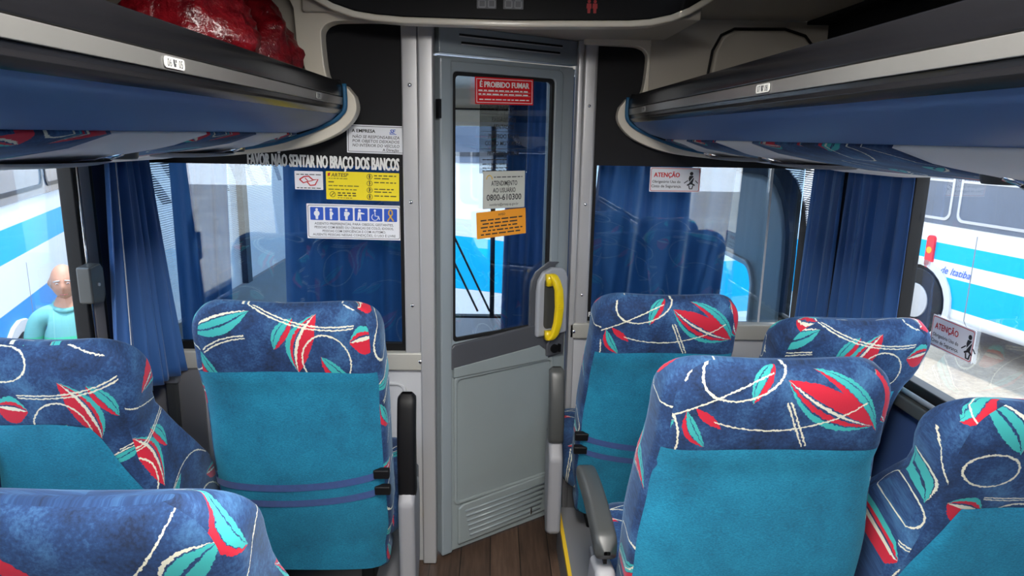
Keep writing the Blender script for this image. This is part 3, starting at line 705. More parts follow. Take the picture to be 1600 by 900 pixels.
# ================================================================ SIGNS ON THE LEFT PARTITION
def psign(x, z, w, h, mat, label, y=LY - .0085, tilt=0.0, name='notice_sign'):
    o = sign(name, (x, y, z), w, h, mat, 0, label); o.rotation_euler = (0, tilt, 0); return o
s = psign(-.479, 1.576, .186, .090, WHITE, 'white framed company notice on the black band left of the door', LY - .0105, .02)
b = MB().ring([(.004, -.004), (.182, -.004), (.182, -.086), (.004, -.086)], [(.0055, -.0055), (.1805, -.0055), (.1805, -.0845), (.0055, -.0845)], FY - .0002, FY)
letters(b, 'A EMPRESA', .016, -.024, .0145, 1, .016, FY, fit=.076)
for i, t_ in enumerate(('NÃO SE RESPONSABILIZA', 'POR OBJETOS DEIXADOS', 'NO INTERIOR DO VEÍCULO')):
    letters(b, t_, .094, -.042 - i * .0137, .0132, 1, .006, FY, 'CENTER', shear=.15, fit=.152)
letters(b, 'A Direção', .168, -.082, .0125, 1, .012, FY, 'RIGHT'); b.build('lettering', INK, s, recalc=False)
b = MB(); letters(b, 'SE', .148, -.024, .018, 1, .02, FY, 'CENTER', shear=.3); b.box(.138, .16, FY - .0002, FY, -.028, -.026); b.build('emblem', BLUEINK, s, recalc=False)
b = MB(); letters(b, 'FAVOR NÃO SENTAR NO BRAÇO DOS BANCOS', 0, -.041, .056, 1, .036, 0, fit=.492)
o = b.build('wall_lettering', WHTLET, None, recalc=False); o.location = (-.804, LY - .0095, 1.482); o.rotation_euler = (0, .022, 0)
tag(o, 'white lettering asking people not to sit on the seat arms, across the left partition', 'lettering')
s = psign(-.655, 1.424, .092, .060, WHITE, 'small white sign with a red looped map emblem', tilt=.01)
b = MB()
em = [(.016, -.027), (.030, -.018), (.046, -.016), (.060, -.028), (.076, -.026), (.066, -.044), (.050, -.046), (.040, -.034), (.028, -.038), (.016, -.027)]
b.tube([(x, FY, z) for x, z in em], .0022, 6); b.tube([(.034, FY, -.022), (.044, FY, -.033), (.058, FY, -.030)], .0016, 6); b.build('emblem', REDINK, s)
b = MB(); scribble(b, .006, .086, -.012, .0042, FY); scribble(b, .006, .086, -.056, .0042, FY); b.build('lettering', INK, s, recalc=False)
s = psign(-.553, 1.425, .240, .092, YELFILM, 'yellow sign with safety rules and round pictograms', tilt=.015)
b = MB(); letters(b, 'ARTESP', .017, -.017, .0165, 1, .012, FY, shear=.15); scribble(b, .008, .075, -.024, .003, FY)
scribble(b, .008, .03, -.036, .005, FY)
for z, x0, x1 in ((-.048, .008, .112), (-.060, .008, .10)): scribble(b, x0, x1, z, .0042, FY)
scribble(b, .038, .105, -.072, .006, FY); scribble(b, .038, .098, -.080, .006, FY); scribble(b, .038, .085, -.087, .003, FY)
for i, z in enumerate((-.012, -.034, -.056, -.078)):
    b.ring([(.143 + .0095 * math.cos(k * PI / 8), z - .002 + .0095 * math.sin(k * PI / 8)) for k in range(16)], [(.143 + .0080 * math.cos(k * PI / 8), z - .002 + .0080 * math.sin(k * PI / 8)) for k in range(16)], FY - .0002, FY)
    scribble(b, .158, .230, z, .0052, FY)
    if i in (0, 2): scribble(b, .158, .215, z - .009, .0052, FY)
    figure(b, .143, z - .009, .014, FY, .2, i % 3)
b.ring([(.021 + .0095 * math.cos(k * PI / 8), -.075 + .0095 * math.sin(k * PI / 8)) for k in range(16)], [(.021 + .008 * math.cos(k * PI / 8), -.075 + .008 * math.sin(k * PI / 8)) for k in range(16)], FY - .0002, FY)
b.tube([(.016, FY, -.08), (.026, FY, -.070)], .0012, 6); b.build('lettering', plain('dark brown ink', (.07, .05, .01), .6), s, recalc=False)
MB().prism([(.007, -.006), (.015, -.004), (.013, -.015), (.006, -.016)], FY - .0002, FY).build('emblem', REDINK, s)
s = psign(-.621, 1.318, .312, .116, WHITE, 'white priority seat sign with six blue pictogram squares', tilt=.012)
b = MB().ring(rrect(.004, .308, -.112, -.004, .006, 3), rrect(.0055, .3065, -.1105, -.0055, .005, 3), FY - .0002, FY)
for i, t_ in enumerate(('ASSENTO PREFERENCIAL PARA OBESOS, GESTANTES,', 'PESSOAS COM BEBÊS OU CRIANÇAS DE COLO, IDOSOS,', 'PESSOAS COM DEFICIÊNCIA E COM AUTISMO.', 'AUSENTE PESSOAS NESSAS CONDIÇÕES, O USO É LIVRE')):
    letters(b, t_, .156, -.069 - i * .0123, .0112, 1, .006, FY, 'CENTER', fit=(.262, .262, .21, .275)[i])
b.build('lettering', plain('dark grey ink', (.05, .05, .06), .6), s, recalc=False)
sq = MB(); gd = MB()
for i in range(6):
    wf = MB()
    x = .012 + i * .0488
    sq.prism(rrect(x, x + .043, -.054, -.011, .003, 3), FY - .0002, FY); xc = x + .0215
    if i == 0: figure(wf, xc, -.051, .037, FY - .0006, .15, 0); wf.disc((xc, -.032, FY - .0008), .0095, 'y', 14, .0002)
    if i == 1: figure(wf, xc - .002, -.051, .037, FY - .0006, .15, 1)
    if i == 2: figure(wf, xc, -.051, .037, FY - .0006, .15, 0); wf.disc((xc + .006, -.030, FY - .0008), .0055, 'y', 12, .0002)
    if i == 3: figure(wf, xc - .005, -.051, .037, FY - .0006, .15, 2)
    if i == 4:
        wf.disc((xc - .003, -.018, FY - .0006), .0038, 'y', 12, .0002)
        wf.tube([(xc - .003, FY - .0006, -.023), (xc - .002, FY - .0006, -.036), (xc + .009, FY - .0006, -.037), (xc + .012, FY - .0006, -.048)], .0016, 6)
        wf.tube([(xc - .003 + .0105 * math.cos(t), FY - .0006, -.040 + .0105 * math.sin(t)) for t in [R(120 + k * 22) for k in range(12)]], .0013, 6)
    if i < 5: wf.build('pictogram', WHITE, s, recalc=False)
    if i == 5:
        gd.tube([(xc - .010, FY - .0006, -.052), (xc + .006, FY - .0006, -.028), (xc + .005, FY - .0006, -.018), (xc, FY - .0006, -.014), (xc - .005, FY - .0006, -.018), (xc - .006, FY - .0006, -.028), (xc + .010, FY - .0006, -.052)], .0026, 6)
sq.build('blue_square', BLUEINK, s, recalc=False); gd.build('ribbon_symbol', GOLD, s)

# ---- seat belt notices
def belt_notice(loc, rz, label, w=.193, h=.092):
    s = sign('seat_belt_notice', loc, w, h, WHITE, rz, label)
    b = MB().ring(rrect(.003, w - .003, -h + .003, -.003, .006, 3), rrect(.0048, w - .0048, -h + .0048, -.0048, .005, 3), FY - .0002, FY)
    letters(b, 'ATENÇÃO', .064, -.036, .024, 1, .022, FY, 'CENTER', fit=.098); b.build('red_lettering', REDINK, s, recalc=False)
    b = MB(); letters(b, 'Obrigatório Uso do', .064, -.058, .014, 1, .012, FY, 'CENTER', fit=.108); letters(b, 'Cinto de Segurança.', .064, -.075, .014, 1, .012, FY, 'CENTER', fit=.115)
    b.disc((.158, -.022, FY), .0068, 'y', 12, .0002)
    b.prism([(.151, -.030), (.165, -.030), (.168, -.040), (.164, -.058), (.174, -.064), (.172, -.068), (.158, -.062), (.144, -.068), (.142, -.064), (.152, -.058), (.148, -.040)], FY - .0002, FY + .0001)
    b.tube([(.150, FY, -.066), (.153, FY, -.078)], .0018, 6); b.tube([(.166, FY, -.066), (.163, FY, -.078)], .0018, 6); b.tube([(.152, FY, -.079), (.164, FY, -.079)], .0018, 6)
    b.tube([(.132, FY, -.058), (.146, FY, -.048)], .0016, 6); b.tube([(.174, FY, -.048), (.184, FY, -.058)], .0016, 6)
    b.build('lettering', INK, s, recalc=False)
    b = MB(); b.tube([(.170, FY - .0004, -.030), (.150, FY - .0004, -.056)], .0014, 6); b.build('belt_symbol', WHITE, s)
    return s
belt_notice((.590, RY - .0065, 1.442), 0, 'white seat belt notice hanging on the partition glass right of the door')
belt_notice((XR + .0145, 1.835, 1.083), R(-90), 'white seat belt notice stuck on the right side window', .175, .088)

# ================================================================ CURTAINS
def curtain(A, B, A2, B2, folds, amp, label, seed=0, seam=None, mat=CURT, hem=True, tie=0):
    rnd = random.Random(seed); A, B, A2, B2 = map(Vector, (A, B, A2, B2))
    nrm = (B - A).cross(Vector((0, 0, 1))).normalized(); ph = [rnd.uniform(0, 6) for _ in range(4)]
    k2 = rnd.uniform(1.4, 1.8)
    def fn(u, v):
        P_ = A.lerp(B, u).lerp(A2.lerp(B2, u), v)
        w = 2 * PI * folds * (u + .025 * math.sin(5 * u + ph[3]) + .02 * v * math.sin(7 * u + ph[0]))
        d = amp * (.75 * math.sin(w + ph[1]) + .35 * math.sin(k2 * w + ph[2] + 1.2 * v)) * (.7 + .5 * v)
        return P_ + nrm * d
    mb = MB().grid(fn, int(folds * 16), 24); o = mb.build('curtain', mat, None, smooth=True)
    so = o.modifiers.new('solid', 'SOLIDIFY'); so.thickness = .0015
    tag(o, label, 'curtain')
    if seam is not None:
        MB().tube([fn(seam, k / 24) + nrm * .003 for k in range(25)], .0016, 6).build('pale_seam', LTGREY, o, smooth=True)
    return o
curtain((-1.125, 2.055, 1.458), (-1.115, 2.275, 1.458), (-1.115, 1.985, .74), (-1.055, 2.268, .745), 5.5, .019, 'blue curtain gathered at the front left side window', 3, .12)
curtain((1.185, 2.56, 1.458), (1.183, 2.325, 1.458), (1.175, 2.575, .86), (1.172, 2.325, .87), 4.5, .014, 'blue curtain on the right side window, next to the front partition', 5)
curtain((1.183, 2.285, 1.458), (1.188, 1.945, 1.458), (1.178, 2.285, .87), (1.182, 1.93, .88), 6.5, .014, 'blue curtain on the right side window, nearer of the two', 9)
curtain((-1.14, YB + .05, 1.458), (-1.14, .98, 1.458), (-1.14, YB + .05, .90), (-1.14, .98, .90), 34, .016, 'unseen blue curtain added along the left windows to cut glass reflections', 21)  # added out of view, keeps bright windows from reflecting in the left partition
curtain((1.195, YB + .05, 1.458), (1.195, 1.06, 1.458), (1.195, YB + .05, .90), (1.195, 1.06, .90), 34, .008, 'unseen blue curtain added along the right windows to cut glass reflections', 22)  # added unseen cover so the right partition glass mirrors less white
# cabin curtains behind the partition glass
curtain((-1.115, 2.42, 1.50), (-.93, 2.45, 1.50), (-1.12, 2.42, .70), (-.95, 2.45, .70), 3.2, .012, 'narrow blue curtain behind the far left edge of the partition glass', 11, mat=CURT2)
curtain((-.74, 2.46, 1.50), (-.27, 2.50, 1.50), (-.76, 2.46, .70), (-.27, 2.50, .70), 6, .018, 'wide blue curtain behind the signs on the left partition glass', 12, mat=CURT2)
curtain((.42, 2.76, 1.50), (.985, 2.80, 1.50), (.36, 2.76, .66), (.935, 2.80, .66), 5.5, .022, 'blue curtain behind the right partition glass', 14, mat=CURT2)
curtain((.06, 2.95, 1.795), (.36, 3.02, 1.795), (.03, 2.95, .45), (.36, 3.02, .45), 4.5, .016, 'dark blue curtain seen through the right half of the door glass', 15)

# ================================================================ SEATS
L = .79
def lerp_tab(tab, x):
    if x <= tab[0][0]: return tab[0][1]
    for (a, p), (b, q) in zip(tab, tab[1:]):
        if x <= b:
            f = (x - a) / (b - a); f = f * f * (3 - 2 * f); return p + (q - p) * f
    return tab[-1][1]
DP = [(0, .10), (.2, .12), (.45, .125), (.6, .105), (.7, .105), (.80, .105)]
YO = [(0, .02), (.3, 0.0), (.55, .012), (.62, .0), (.80, .0)]
def sec0(h, HW):
    r = .085; s = max(0, (h - (L - r)) / r); s = min(s, 1)
    e = math.sqrt(max(0, 1 - s * s)); w = lerp_tab(HW, h) - .062 * (1 - e) - (.02 * s ** 6); d = lerp_tab(DP, h) * (.18 + .82 * e)
    yc = lerp_tab(YO, h) + lerp_tab(DP, h) / 2
    return w, d / 2, yc
NE = 3.6
def make_seat(X, Yp, Zp, rec, fab, uvo, label, arm=None, strap=False, flip=False, cover_narrow=0.0, hwt=.216, hwb=.252, HB=.595, wing=0.0, slant=0):
    HW = [(0, hwb - .016), (.10, hwb), (.35, hwb), (.50, (hwb + hwt) / 2 - wing * .1), (.58, hwt + .004 - wing * .12), (.66, hwt), (.80, hwt)]
    sec = lambda h: sec0(h, HW)
    def shell_pt(a, h):
        w, hd_, yc = sec(h); s, c = math.sin(a), math.cos(a)
        x = w * math.copysign(abs(s) ** (2 / NE), s); y = -hd_ * math.copysign(abs(c) ** (2 / NE), c)
        if c < 0:
            wg = wing * max(0.0, min(1.0, (.57 - h) / .30)); wg = wg * wg / max(wing, .001) * .3 + wg * .7
            y += (.045 * min(1, (L - h) / .1) + wg) * abs(x / w) ** 3
        dip = .010 * (1 - (x / max(w, .01)) ** 2) * max(0, (h - L + .12) / .12)
        return Vector((x, yc + y, h - dip))
    def rear_y(x, h):
        w, hd_, yc = sec(h); q = min(abs(x / w), .999); return yc - hd_ * (1 - q ** NE) ** (1 / NE)
    st = empty('bus_seat', (X, Yp, .18), 0, label, 'bus seat', 'rows of reclining bus seats')
    rot = Matrix.Translation((0, 0, Zp - .18)) @ Matrix.Rotation(R(rec), 4, 'X')
    NA = 64; hs_ = [-.07, -.055, -.03, 0, .05] + [.05 + .04 * k for k in range(1, 15)] + [.65, .68, .70, .715, .73, .742, .754, .764, .773, .780, .785, .7885, L]
    angs = []
    for k in range(NA):
        u = (k / NA) * 2 * PI; angs.append(u)
    # even spacing around the superellipse
    mb = MB(); rows = [[shell_pt(a, h) for a in angs] for h in hs_]
    for r_ in rows: mb.v += [tuple(p) for p in r_]
    arc = []
    for r_ in rows:
        acc = [0]
        for k in range(NA // 2): acc.append(acc[-1] + (r_[(k + 1) % NA] - r_[k]).length)
        arc.append(acc)
    vt = [hs_[0] - L]
    for j in range(1, len(hs_)): vt.append(vt[-1] + (rows[j][0] - rows[j - 1][0]).length)
    ref = arc[9]
    def uvof(j, k, side):
        kk = k if k <= NA // 2 else k - NA
        d = arc[j][abs(kk)] * (1 if kk >= 0 else -1)
        v = rows[j][k % NA].z
        # keep patterns straight over the rounded top
        u = -d if flip else d
        v2 = v - L + (hs_[j] >= .70) * 0
        return u, v2
    nf = 0
    for j in range(len(hs_) - 1):
        for k in range(NA):
            k2 = (k + 1) % NA
            mb.f.append((j * NA + k, j * NA + k2, (j + 1) * NA + k2, (j + 1) * NA + k))
            kc = k if k < NA // 2 else k - NA
            ks = [kc, kc + 1]; q = []
            mid = abs(kc + .5); side = 1 if 9.5 < mid < 25 else 0
            for (jj, ki) in ((j, ks[0]), (j, ks[1]), (j + 1, ks[1]), (j + 1, ks[0])):
                d = arc[jj][min(abs(ki), NA // 2)] * (1 if ki >= 0 else -1)
                u = (-d if flip else d); v = vt[jj]
                sgn = 1 if kc >= 0 else -1
                if side: u, v = u + .11 * sgn, v + .17
                q.append((u + uvo[0], v + uvo[1]))
            mb.uv[len(mb.f) - 1] = q
    n0 = len(mb.v); mb.v.append((0, sec(L)[2], L - .008)); mb.v.append((0, sec(0)[2], -.07))
    for k in range(NA):
        k2 = (k + 1) % NA; j = len(hs_) - 1
        mb.f.append((j * NA + k, j * NA + k2, n0)); p = rows[j][k]; p2 = rows[j][k2]
        mb.uv[len(mb.f) - 1] = [(p.x + uvo[0], .02 + uvo[1]), (p2.x + uvo[0], .02 + uvo[1]), (uvo[0], .02 + uvo[1])]
        mb.f.append((k2, k, n0 + 1)); mb.uv[len(mb.f) - 1] = [(0, 0)] * 3
    bk = mb.build('backrest', fab, st, smooth=True, M=rot, recalc=False)
    bk['look'] = 'patterned velour'
    # seam piping where the side panel of the headrest is sewn on
    # turquoise cover
    def cov(u, v):
        h = -.06 + (HB + .06) * v
        w = sec(h)[0]; wt = w * (.965 - .02 * v) - cover_narrow * max(0, (v - .55) / .45) ** 1.3
        if slant and (2 * u - 1) * slant < 0: wt = w * (.965 - .02 * v)
        x = wt * (2 * u - 1); ed = min(u, 1 - u) * 2; et = 1 - v
        puff = .009 * (1 - (1 - min(1, ed * 5)) ** 2) * (1 - (1 - min(1, et * 14 + .12)) ** 2) + .002
        hh = h + (.012 * (1 - (2 * u - 1) ** 2) if v > .9 else 0) * (v - .9) * 10
        wob = .0025 * noise.noise(Vector((x * 9 + X * 3, h * 7, rec)))
        return Vector((x, rear_y(min(max(x, -w * .985), w * .985), hh) - puff + wob, hh))
    cv = MB().grid(cov, 40, 40)
    cv.build('back_cover', TEAL, st, smooth=True, M=rot, recalc=False)
    if flip is None: pass
    # seat cushion
    def cush(u, v):
        a = 2 * PI * u; c, s_ = math.cos(a), math.sin(a)
        pr_ = [(0, .01), (0, .85), (.12, .97), (.5, 1.0), (.85, .96), (1, .80), (1, .01)]
        k = v * 6; i = min(int(k), 5); f = k - i; z = pr_[i][0] * (1 - f) + pr_[i + 1][0] * f; m = pr_[i][1] * (1 - f) + pr_[i + 1][1] * f
        x = (.236 if arm else .205) * m * math.copysign(abs(c) ** .5, c) + (arm[0] * .035 if arm else 0); y = .235 * m * math.copysign(abs(s_) ** .5, s_)
        return Vector((x, .27 + y, -.02 + .13 * z + .02 * max(0, y) / .235 + (.02 * min(1, abs(x) / .225) ** 3 if z > .6 else 0)))
    cm = MB().grid(cush, 40, 12, True); nn = 0
    for j in range(12):
        for i in range(40):
            vs_ = [cm.v[t_] for t_ in cm.f[nn]]; cm.uv[nn] = [(v_[0] * 1.0 + .1, v_[1] + v_[2] * .5 - .05) for v_ in vs_]; nn += 1
    cm.build('seat_cushion', FAB_A, st, smooth=True, M=Matrix.Translation((0, -.02, Zp - .18 + .04)))
    # base frame and legs
    MB().box(-.20, .20, .05, .46, Zp - .18 - .05, Zp - .18 + .02).build('base_frame', BLACK, st, bevel=.008)
    for sx in (-1, 1):
        MB().box(sx * .15 - .02, sx * .15 + .02, .10, .40, 0, Zp - .18 - .05).build('leg', BLACK, st, bevel=.006)
        MB().prism([(.05, -.05), (.16, -.05), (.15, .06), (.09, .10), (.05, .08)], sx * .205 - .006, sx * .205 + .006, 'x').build('hinge_plate', BLACK, st, bevel=.003, M=Matrix.Translation((0, 0, Zp - .18)))
    if strap:
        sd = strap
        for hh, dz in ((.262, 0), (.205, 0)):
            def rb(u, v):
                x = (-.232 + .464 * u) * 1.0; h = hh + (.030 * (u if sd > 0 else 1 - u)) - .022 * math.sin(PI * u) + .012 * (v - .5) * 2
                w = sec(h)[0]; return Vector((x, rear_y(min(max(x, -w * .98), w * .98), h) - .0125, h))
            MB().grid(rb, 40, 2).build('strap', BAND, st, smooth=True, M=rot, recalc=False)
            h0 = hh + .030
            w_ = sec(h0)[0]; xx = sd * .225; yy = rear_y(xx, h0)
            ck = MB().box(xx - .022, xx + .022, yy - .024, yy - .004, h0 - .014, h0 + .014).build('strap_clip', BLACK, st, bevel=.004, M=rot)
    if arm:
        sx, mode = arm; xa = sx * (.285 if mode == 'up' else .298)
        hou = MB().prism([(-.02, -.26), (.05, -.30), (.11, -.22), (.13, -.02), (.10, .05), (.01, .07), (-.03, .02)], xa - .024, xa + .024, 'x')
        hou.build('armrest_housing', HOUS, st, bevel=.014, seg=3, M=Matrix.Translation((0, .02, Zp - .18 + (.15 if mode != 'down' else .17))))
        MB().box(xa - .018, xa + .018, .10, .17, Zp - .18 + .10, Zp - .18 + .21).build('pivot_block', DKGREY, st, bevel=.006)
        def arm_f(u, v):
            y = .40 * v; a = 2 * PI * u; c, s_ = math.cos(a), math.sin(a); tp = 1 if v < .9 else math.sqrt(max(.02, 1 - ((v - .9) / .1) ** 2 * .8))
            if v < .06: tp = math.sqrt(max(.02, v / .06))
            hh = (.034 - .010 * v) * tp
            return Vector((.026 * math.copysign(abs(c) ** .45, c) * min(1, tp + .15), y, hh * math.copysign(abs(s_) ** .45, s_) + .030 * math.sin(PI * v) * .6))
        ang = {'down': 0, 'up': 88, 'half': 84}[mode]
        Mx = Matrix.Translation((xa, .02 if mode == 'down' else .045, Zp - .18 + (.285 if mode == 'down' else .205 if mode == 'half' else .165))) @ Matrix.Rotation(R(ang), 4, 'X')
        ln = {'down': 1.0, 'up': .80, 'half': .66}[mode]; Mx = Mx @ Matrix.Diagonal((1, ln, 1, 1))
        ao = MB().grid(arm_f, 24, 26, True); ao.build('armrest', BLACK if mode == 'up' else ARMGREY, st, smooth=True, M=Mx)
        MB().box(-.004, .004, .02, .11, -.040, -.012).build('armrest_slot', BLACK, st, M=Mx)
    return st
make_seat(-.526, 1.797, .345, 10.5, FAB_B, (.0, .0), 'front row aisle seat left of the door with folded black armrest', (1, 'up'), 1, hwt=.238, hwb=.240, HB=.605)
make_seat(-.985, 1.60, .32, 14, FAB_B, (.13, .06), 'front row seat by the left window', None, False, True, .08, hwt=.190, hwb=.195, HB=.59, wing=.17, slant=1)
make_seat(-.535, 1.000, .31, 16.4, FAB_B, (.05, .21), 'nearest seat at the bottom left, only its headrest showing', None, False, hwt=.205, hwb=.24)
make_seat(.515, 2.115, .328, 15.6, FAB_A, (0, 0), 'front row aisle seat right of the door with seat belt notice above', (-1, 'half'), -1, hwb=.236, HB=.61)
make_seat(.972, 2.02, .352, 25, FAB_B, (.03, .0), 'front row seat by the right window below the blue curtains', None, False, False, .03, hwt=.208, hwb=.208, HB=.56, wing=.10)
make_seat(.563, 1.36, .347, 10, FAB_A, (0, 0), 'large second row aisle seat at right with lowered grey armrest', (-1, 'down'), hwt=.231, hwb=.260, HB=.602)
make_seat(1.03, 1.36, .322, 18, FAB_B, (.10, .15), 'second row window seat cut off by the right edge', None, False, True, .05, hwt=.180, hwb=.183, HB=.55, wing=.17, slant=-1)

# ================================================================ RED BAGS ON THE LEFT RACK
def bag(c, r, seed, label):
    rnd = random.Random(seed)
    def fn(u, v):
        a = 2 * PI * u; th = PI * v; s = math.sin(th); c_ = -math.cos(th)
        p = Vector((math.cos(a) * s, math.sin(a) * s, c_))
        k = 1 + .22 * noise.noise(p * 1.7 + Vector((seed, 0, 0))) + .16 * abs(noise.noise(p * 4.5 + Vector((0, seed, 0)))) + .05 * noise.noise(p * 14)
        z = p.z * r[2] * k
        if p.z > .72: z += (p.z - .72) * .05
        return Vector((p.x * r[0] * k, p.y * r[1] * k, max(z, -r[2] * .93)))
    t = NT('glossy red plastic bag %d' % seed); co = t.n('ShaderNodeTexCoord').outputs['Object']
    nn = t.noise(co, 26, 4, .6)
    t.l(t.ramp(nn.outputs[0], [(.35, (.08, .001, .004)), (.65, (.24, .006, .012))]).outputs[0], t.b.inputs['Base Color'])
    t.b.inputs['Roughness'].default_value = .3; t.b.inputs['Coat Weight'].default_value = .15; t.b.inputs['Transmission Weight'].default_value = .12
    t.bump(nn.outputs[0], .9, .012)
    o = MB().grid(fn, 56, 36, True).build('plastic_bag', t.m, None, smooth=True); o.location = c
    MB().grid(lambda u, v: Vector((.012 * math.cos(2 * PI * u) * (1 + 1.3 * v * v) * (1 + .4 * math.sin(6 * PI * u) * v), .012 * math.sin(2 * PI * u) * (1 + 1.3 * v * v), r[2] * 1.0 + .045 * v)), 24, 6, True).build('tied_neck', t.m, o, smooth=True)
    return tag(o, label, 'bag', 'red plastic bags on the left rack')
bag((-.70, 1.66, 1.755), (.15, .13, .125), 2, 'red plastic bag deeper in the left rack, further from the door')
bag((-.665, 1.995, 1.758), (.115, .10, .125), 5, 'crumpled red plastic bag at the door end of the left rack')

# ================================================================ DRIVER CABIN
S('floor_cabin', MB().box(XL, XR, 2.68, 4.6, -.55, -.50), RUBBER).name = 'floor'
S('ceiling', MB().box(XL, XR, 2.74, 4.45, 1.80, 1.83), CREAM)
cb = S('wall_cabin', MB().prism([(2.345, 1.44), (4.35, 1.44), (4.30, 1.83), (2.345, 1.83)], XL - .05, XL, 'x'), CREAM); cb.name = 'wall_left'
MB().box(XL - .05, XL, 2.345, 4.4, -.5, .83).build('lower_lining', GREYPL, cb)
MB().box(XL - .022, XL - .018, 2.34, 4.36, .83, 1.44).build('film_window', FILM, cb)
MB().box(XL - .05, XL + .01, 3.28, 3.34, .83, 1.44).build('window_post', BLACK, cb)
cr_ = S('wall_right', MB().box(XR, XR + .05, 2.66, 4.40, 1.44, 1.83), CREAM)
MB().box(XR + .018, XR + .022, 2.64, 4.36, .95, 1.44).build('film_window', FILM, cr_)
MB().box(XR, XR + .05, 3.86, 4.40, -.5, .95).build('lower_lining', GREYPL, cr_)
lm = empty('fill_lamp', (-.35, 3.35, 1.80), 0, 'round fill lamp added on the cream ceiling of the driver cabin', 'fill lamp')  # added to brighten the cabin lining and its curtains
MB().disc((0, 0, -.01), .11, 'z', 32, .01).build('fill_lamp_ring', CREAM, lm, bevel=.004)
MB().disc((0, 0, -.022), .095, 'z', 32, .003).build('diffuser', plain('cabin fill lamp diffuser', (1, .97, .92), .5, emis=FILL_LAMP * 1.3), lm)
# service door, rounded grey frame with low window
def dpoly(y0, y1, z0, z1, r): return rrect(y0, y1, z0, z1, r, 6)
d2 = empty('door_2', (0, 0, 0), 0, kind='structure')
MB().ring(dpoly(2.70, 3.86, -.50, 1.40, .30), dpoly(2.98, 3.62, .30, .99, .10), XR - .06, XR + .02, 'x').build('door_leaf', plain('grey moulded service door', srgb(132, 134, 136), .4), d2, bevel=.02, seg=3)
MB().ring(dpoly(2.665, 3.90, -.52, 1.435, .32), dpoly(2.70, 3.86, -.50, 1.40, .30), XR - .05, XR + .025, 'x').build('door_seal', RUBBER, d2)
MB().box(XR - .02, XR - .016, 2.98, 3.62, .30, .99).build('glass_pane', SIDEGLASS, d2)
MB().ring(dpoly(2.955, 3.645, .275, 1.015, .12), dpoly(2.98, 3.62, .30, .99, .10), XR - .075, XR - .055, 'x').build('window_rim', ALU, d2, bevel=.005)
MB().tube([(XR - .09, 3.68, .2), (XR - .12, 3.68, .3), (XR - .12, 3.68, 1.1), (XR - .09, 3.68, 1.2)], .014, 10).build('grab_bar', LTGREY, d2, smooth=True)
# windscreen
ws = S('window_7', MB().prism([(4.42, .35), (4.425, .35), (4.33, 1.60), (4.325, 1.60)], XL, XR, 'x'), SIDEGLASS)
fw = MB(); fw.prism([(4.40, .30), (4.46, .30), (4.46, .38), (4.40, .38)], XL, XR, 'x'); MB().prism([(4.22, 1.60), (4.37, 1.60), (4.35, 1.83), (4.05, 1.83)], XL, XR, 'x').build('header_lining', CREAM, ws, bevel=.01)
MB().box(-.35, .9, 4.12, 4.20, 1.69, 1.70).build('header_slot', BLACK, ws)
fw.build('windscreen_frame', BLACK, ws); MB().prism([(4.41, .36), (4.44, .36), (4.345, 1.60), (4.315, 1.60)], -.02, .01, 'x').build('centre_post', BLACK, ws)
MB().box(XL, XR, 4.40, 4.46, -.55, .31).build('front_lining', GREYPL, ws)
for a, b in (((-.10, 4.455, .40), (-.34, 4.41, .92)), ((-.02, 4.455, .40), (-.26, 4.41, .92))):
    MB().tube([a, b], .007, 6).build('wiper_arm', BLACK, ws)
db = empty('dashboard', (0, 0, 0), 0, 'grey driver dashboard under the windscreen, glimpsed through the door', 'dashboard')
MB().prism([(3.98, -.45), (3.94, .28), (4.05, .36), (4.39, .38), (4.39, -.45)], XL + .02, .35, 'x').build('dash_body', GREYPL, db, bevel=.03)
MB().prism([(3.92, .30), (4.02, .42), (4.12, .42), (4.14, .36), (3.98, .28)], -.95, -.45, 'x').build('gauge_hood', BLACK, db, bevel=.01)

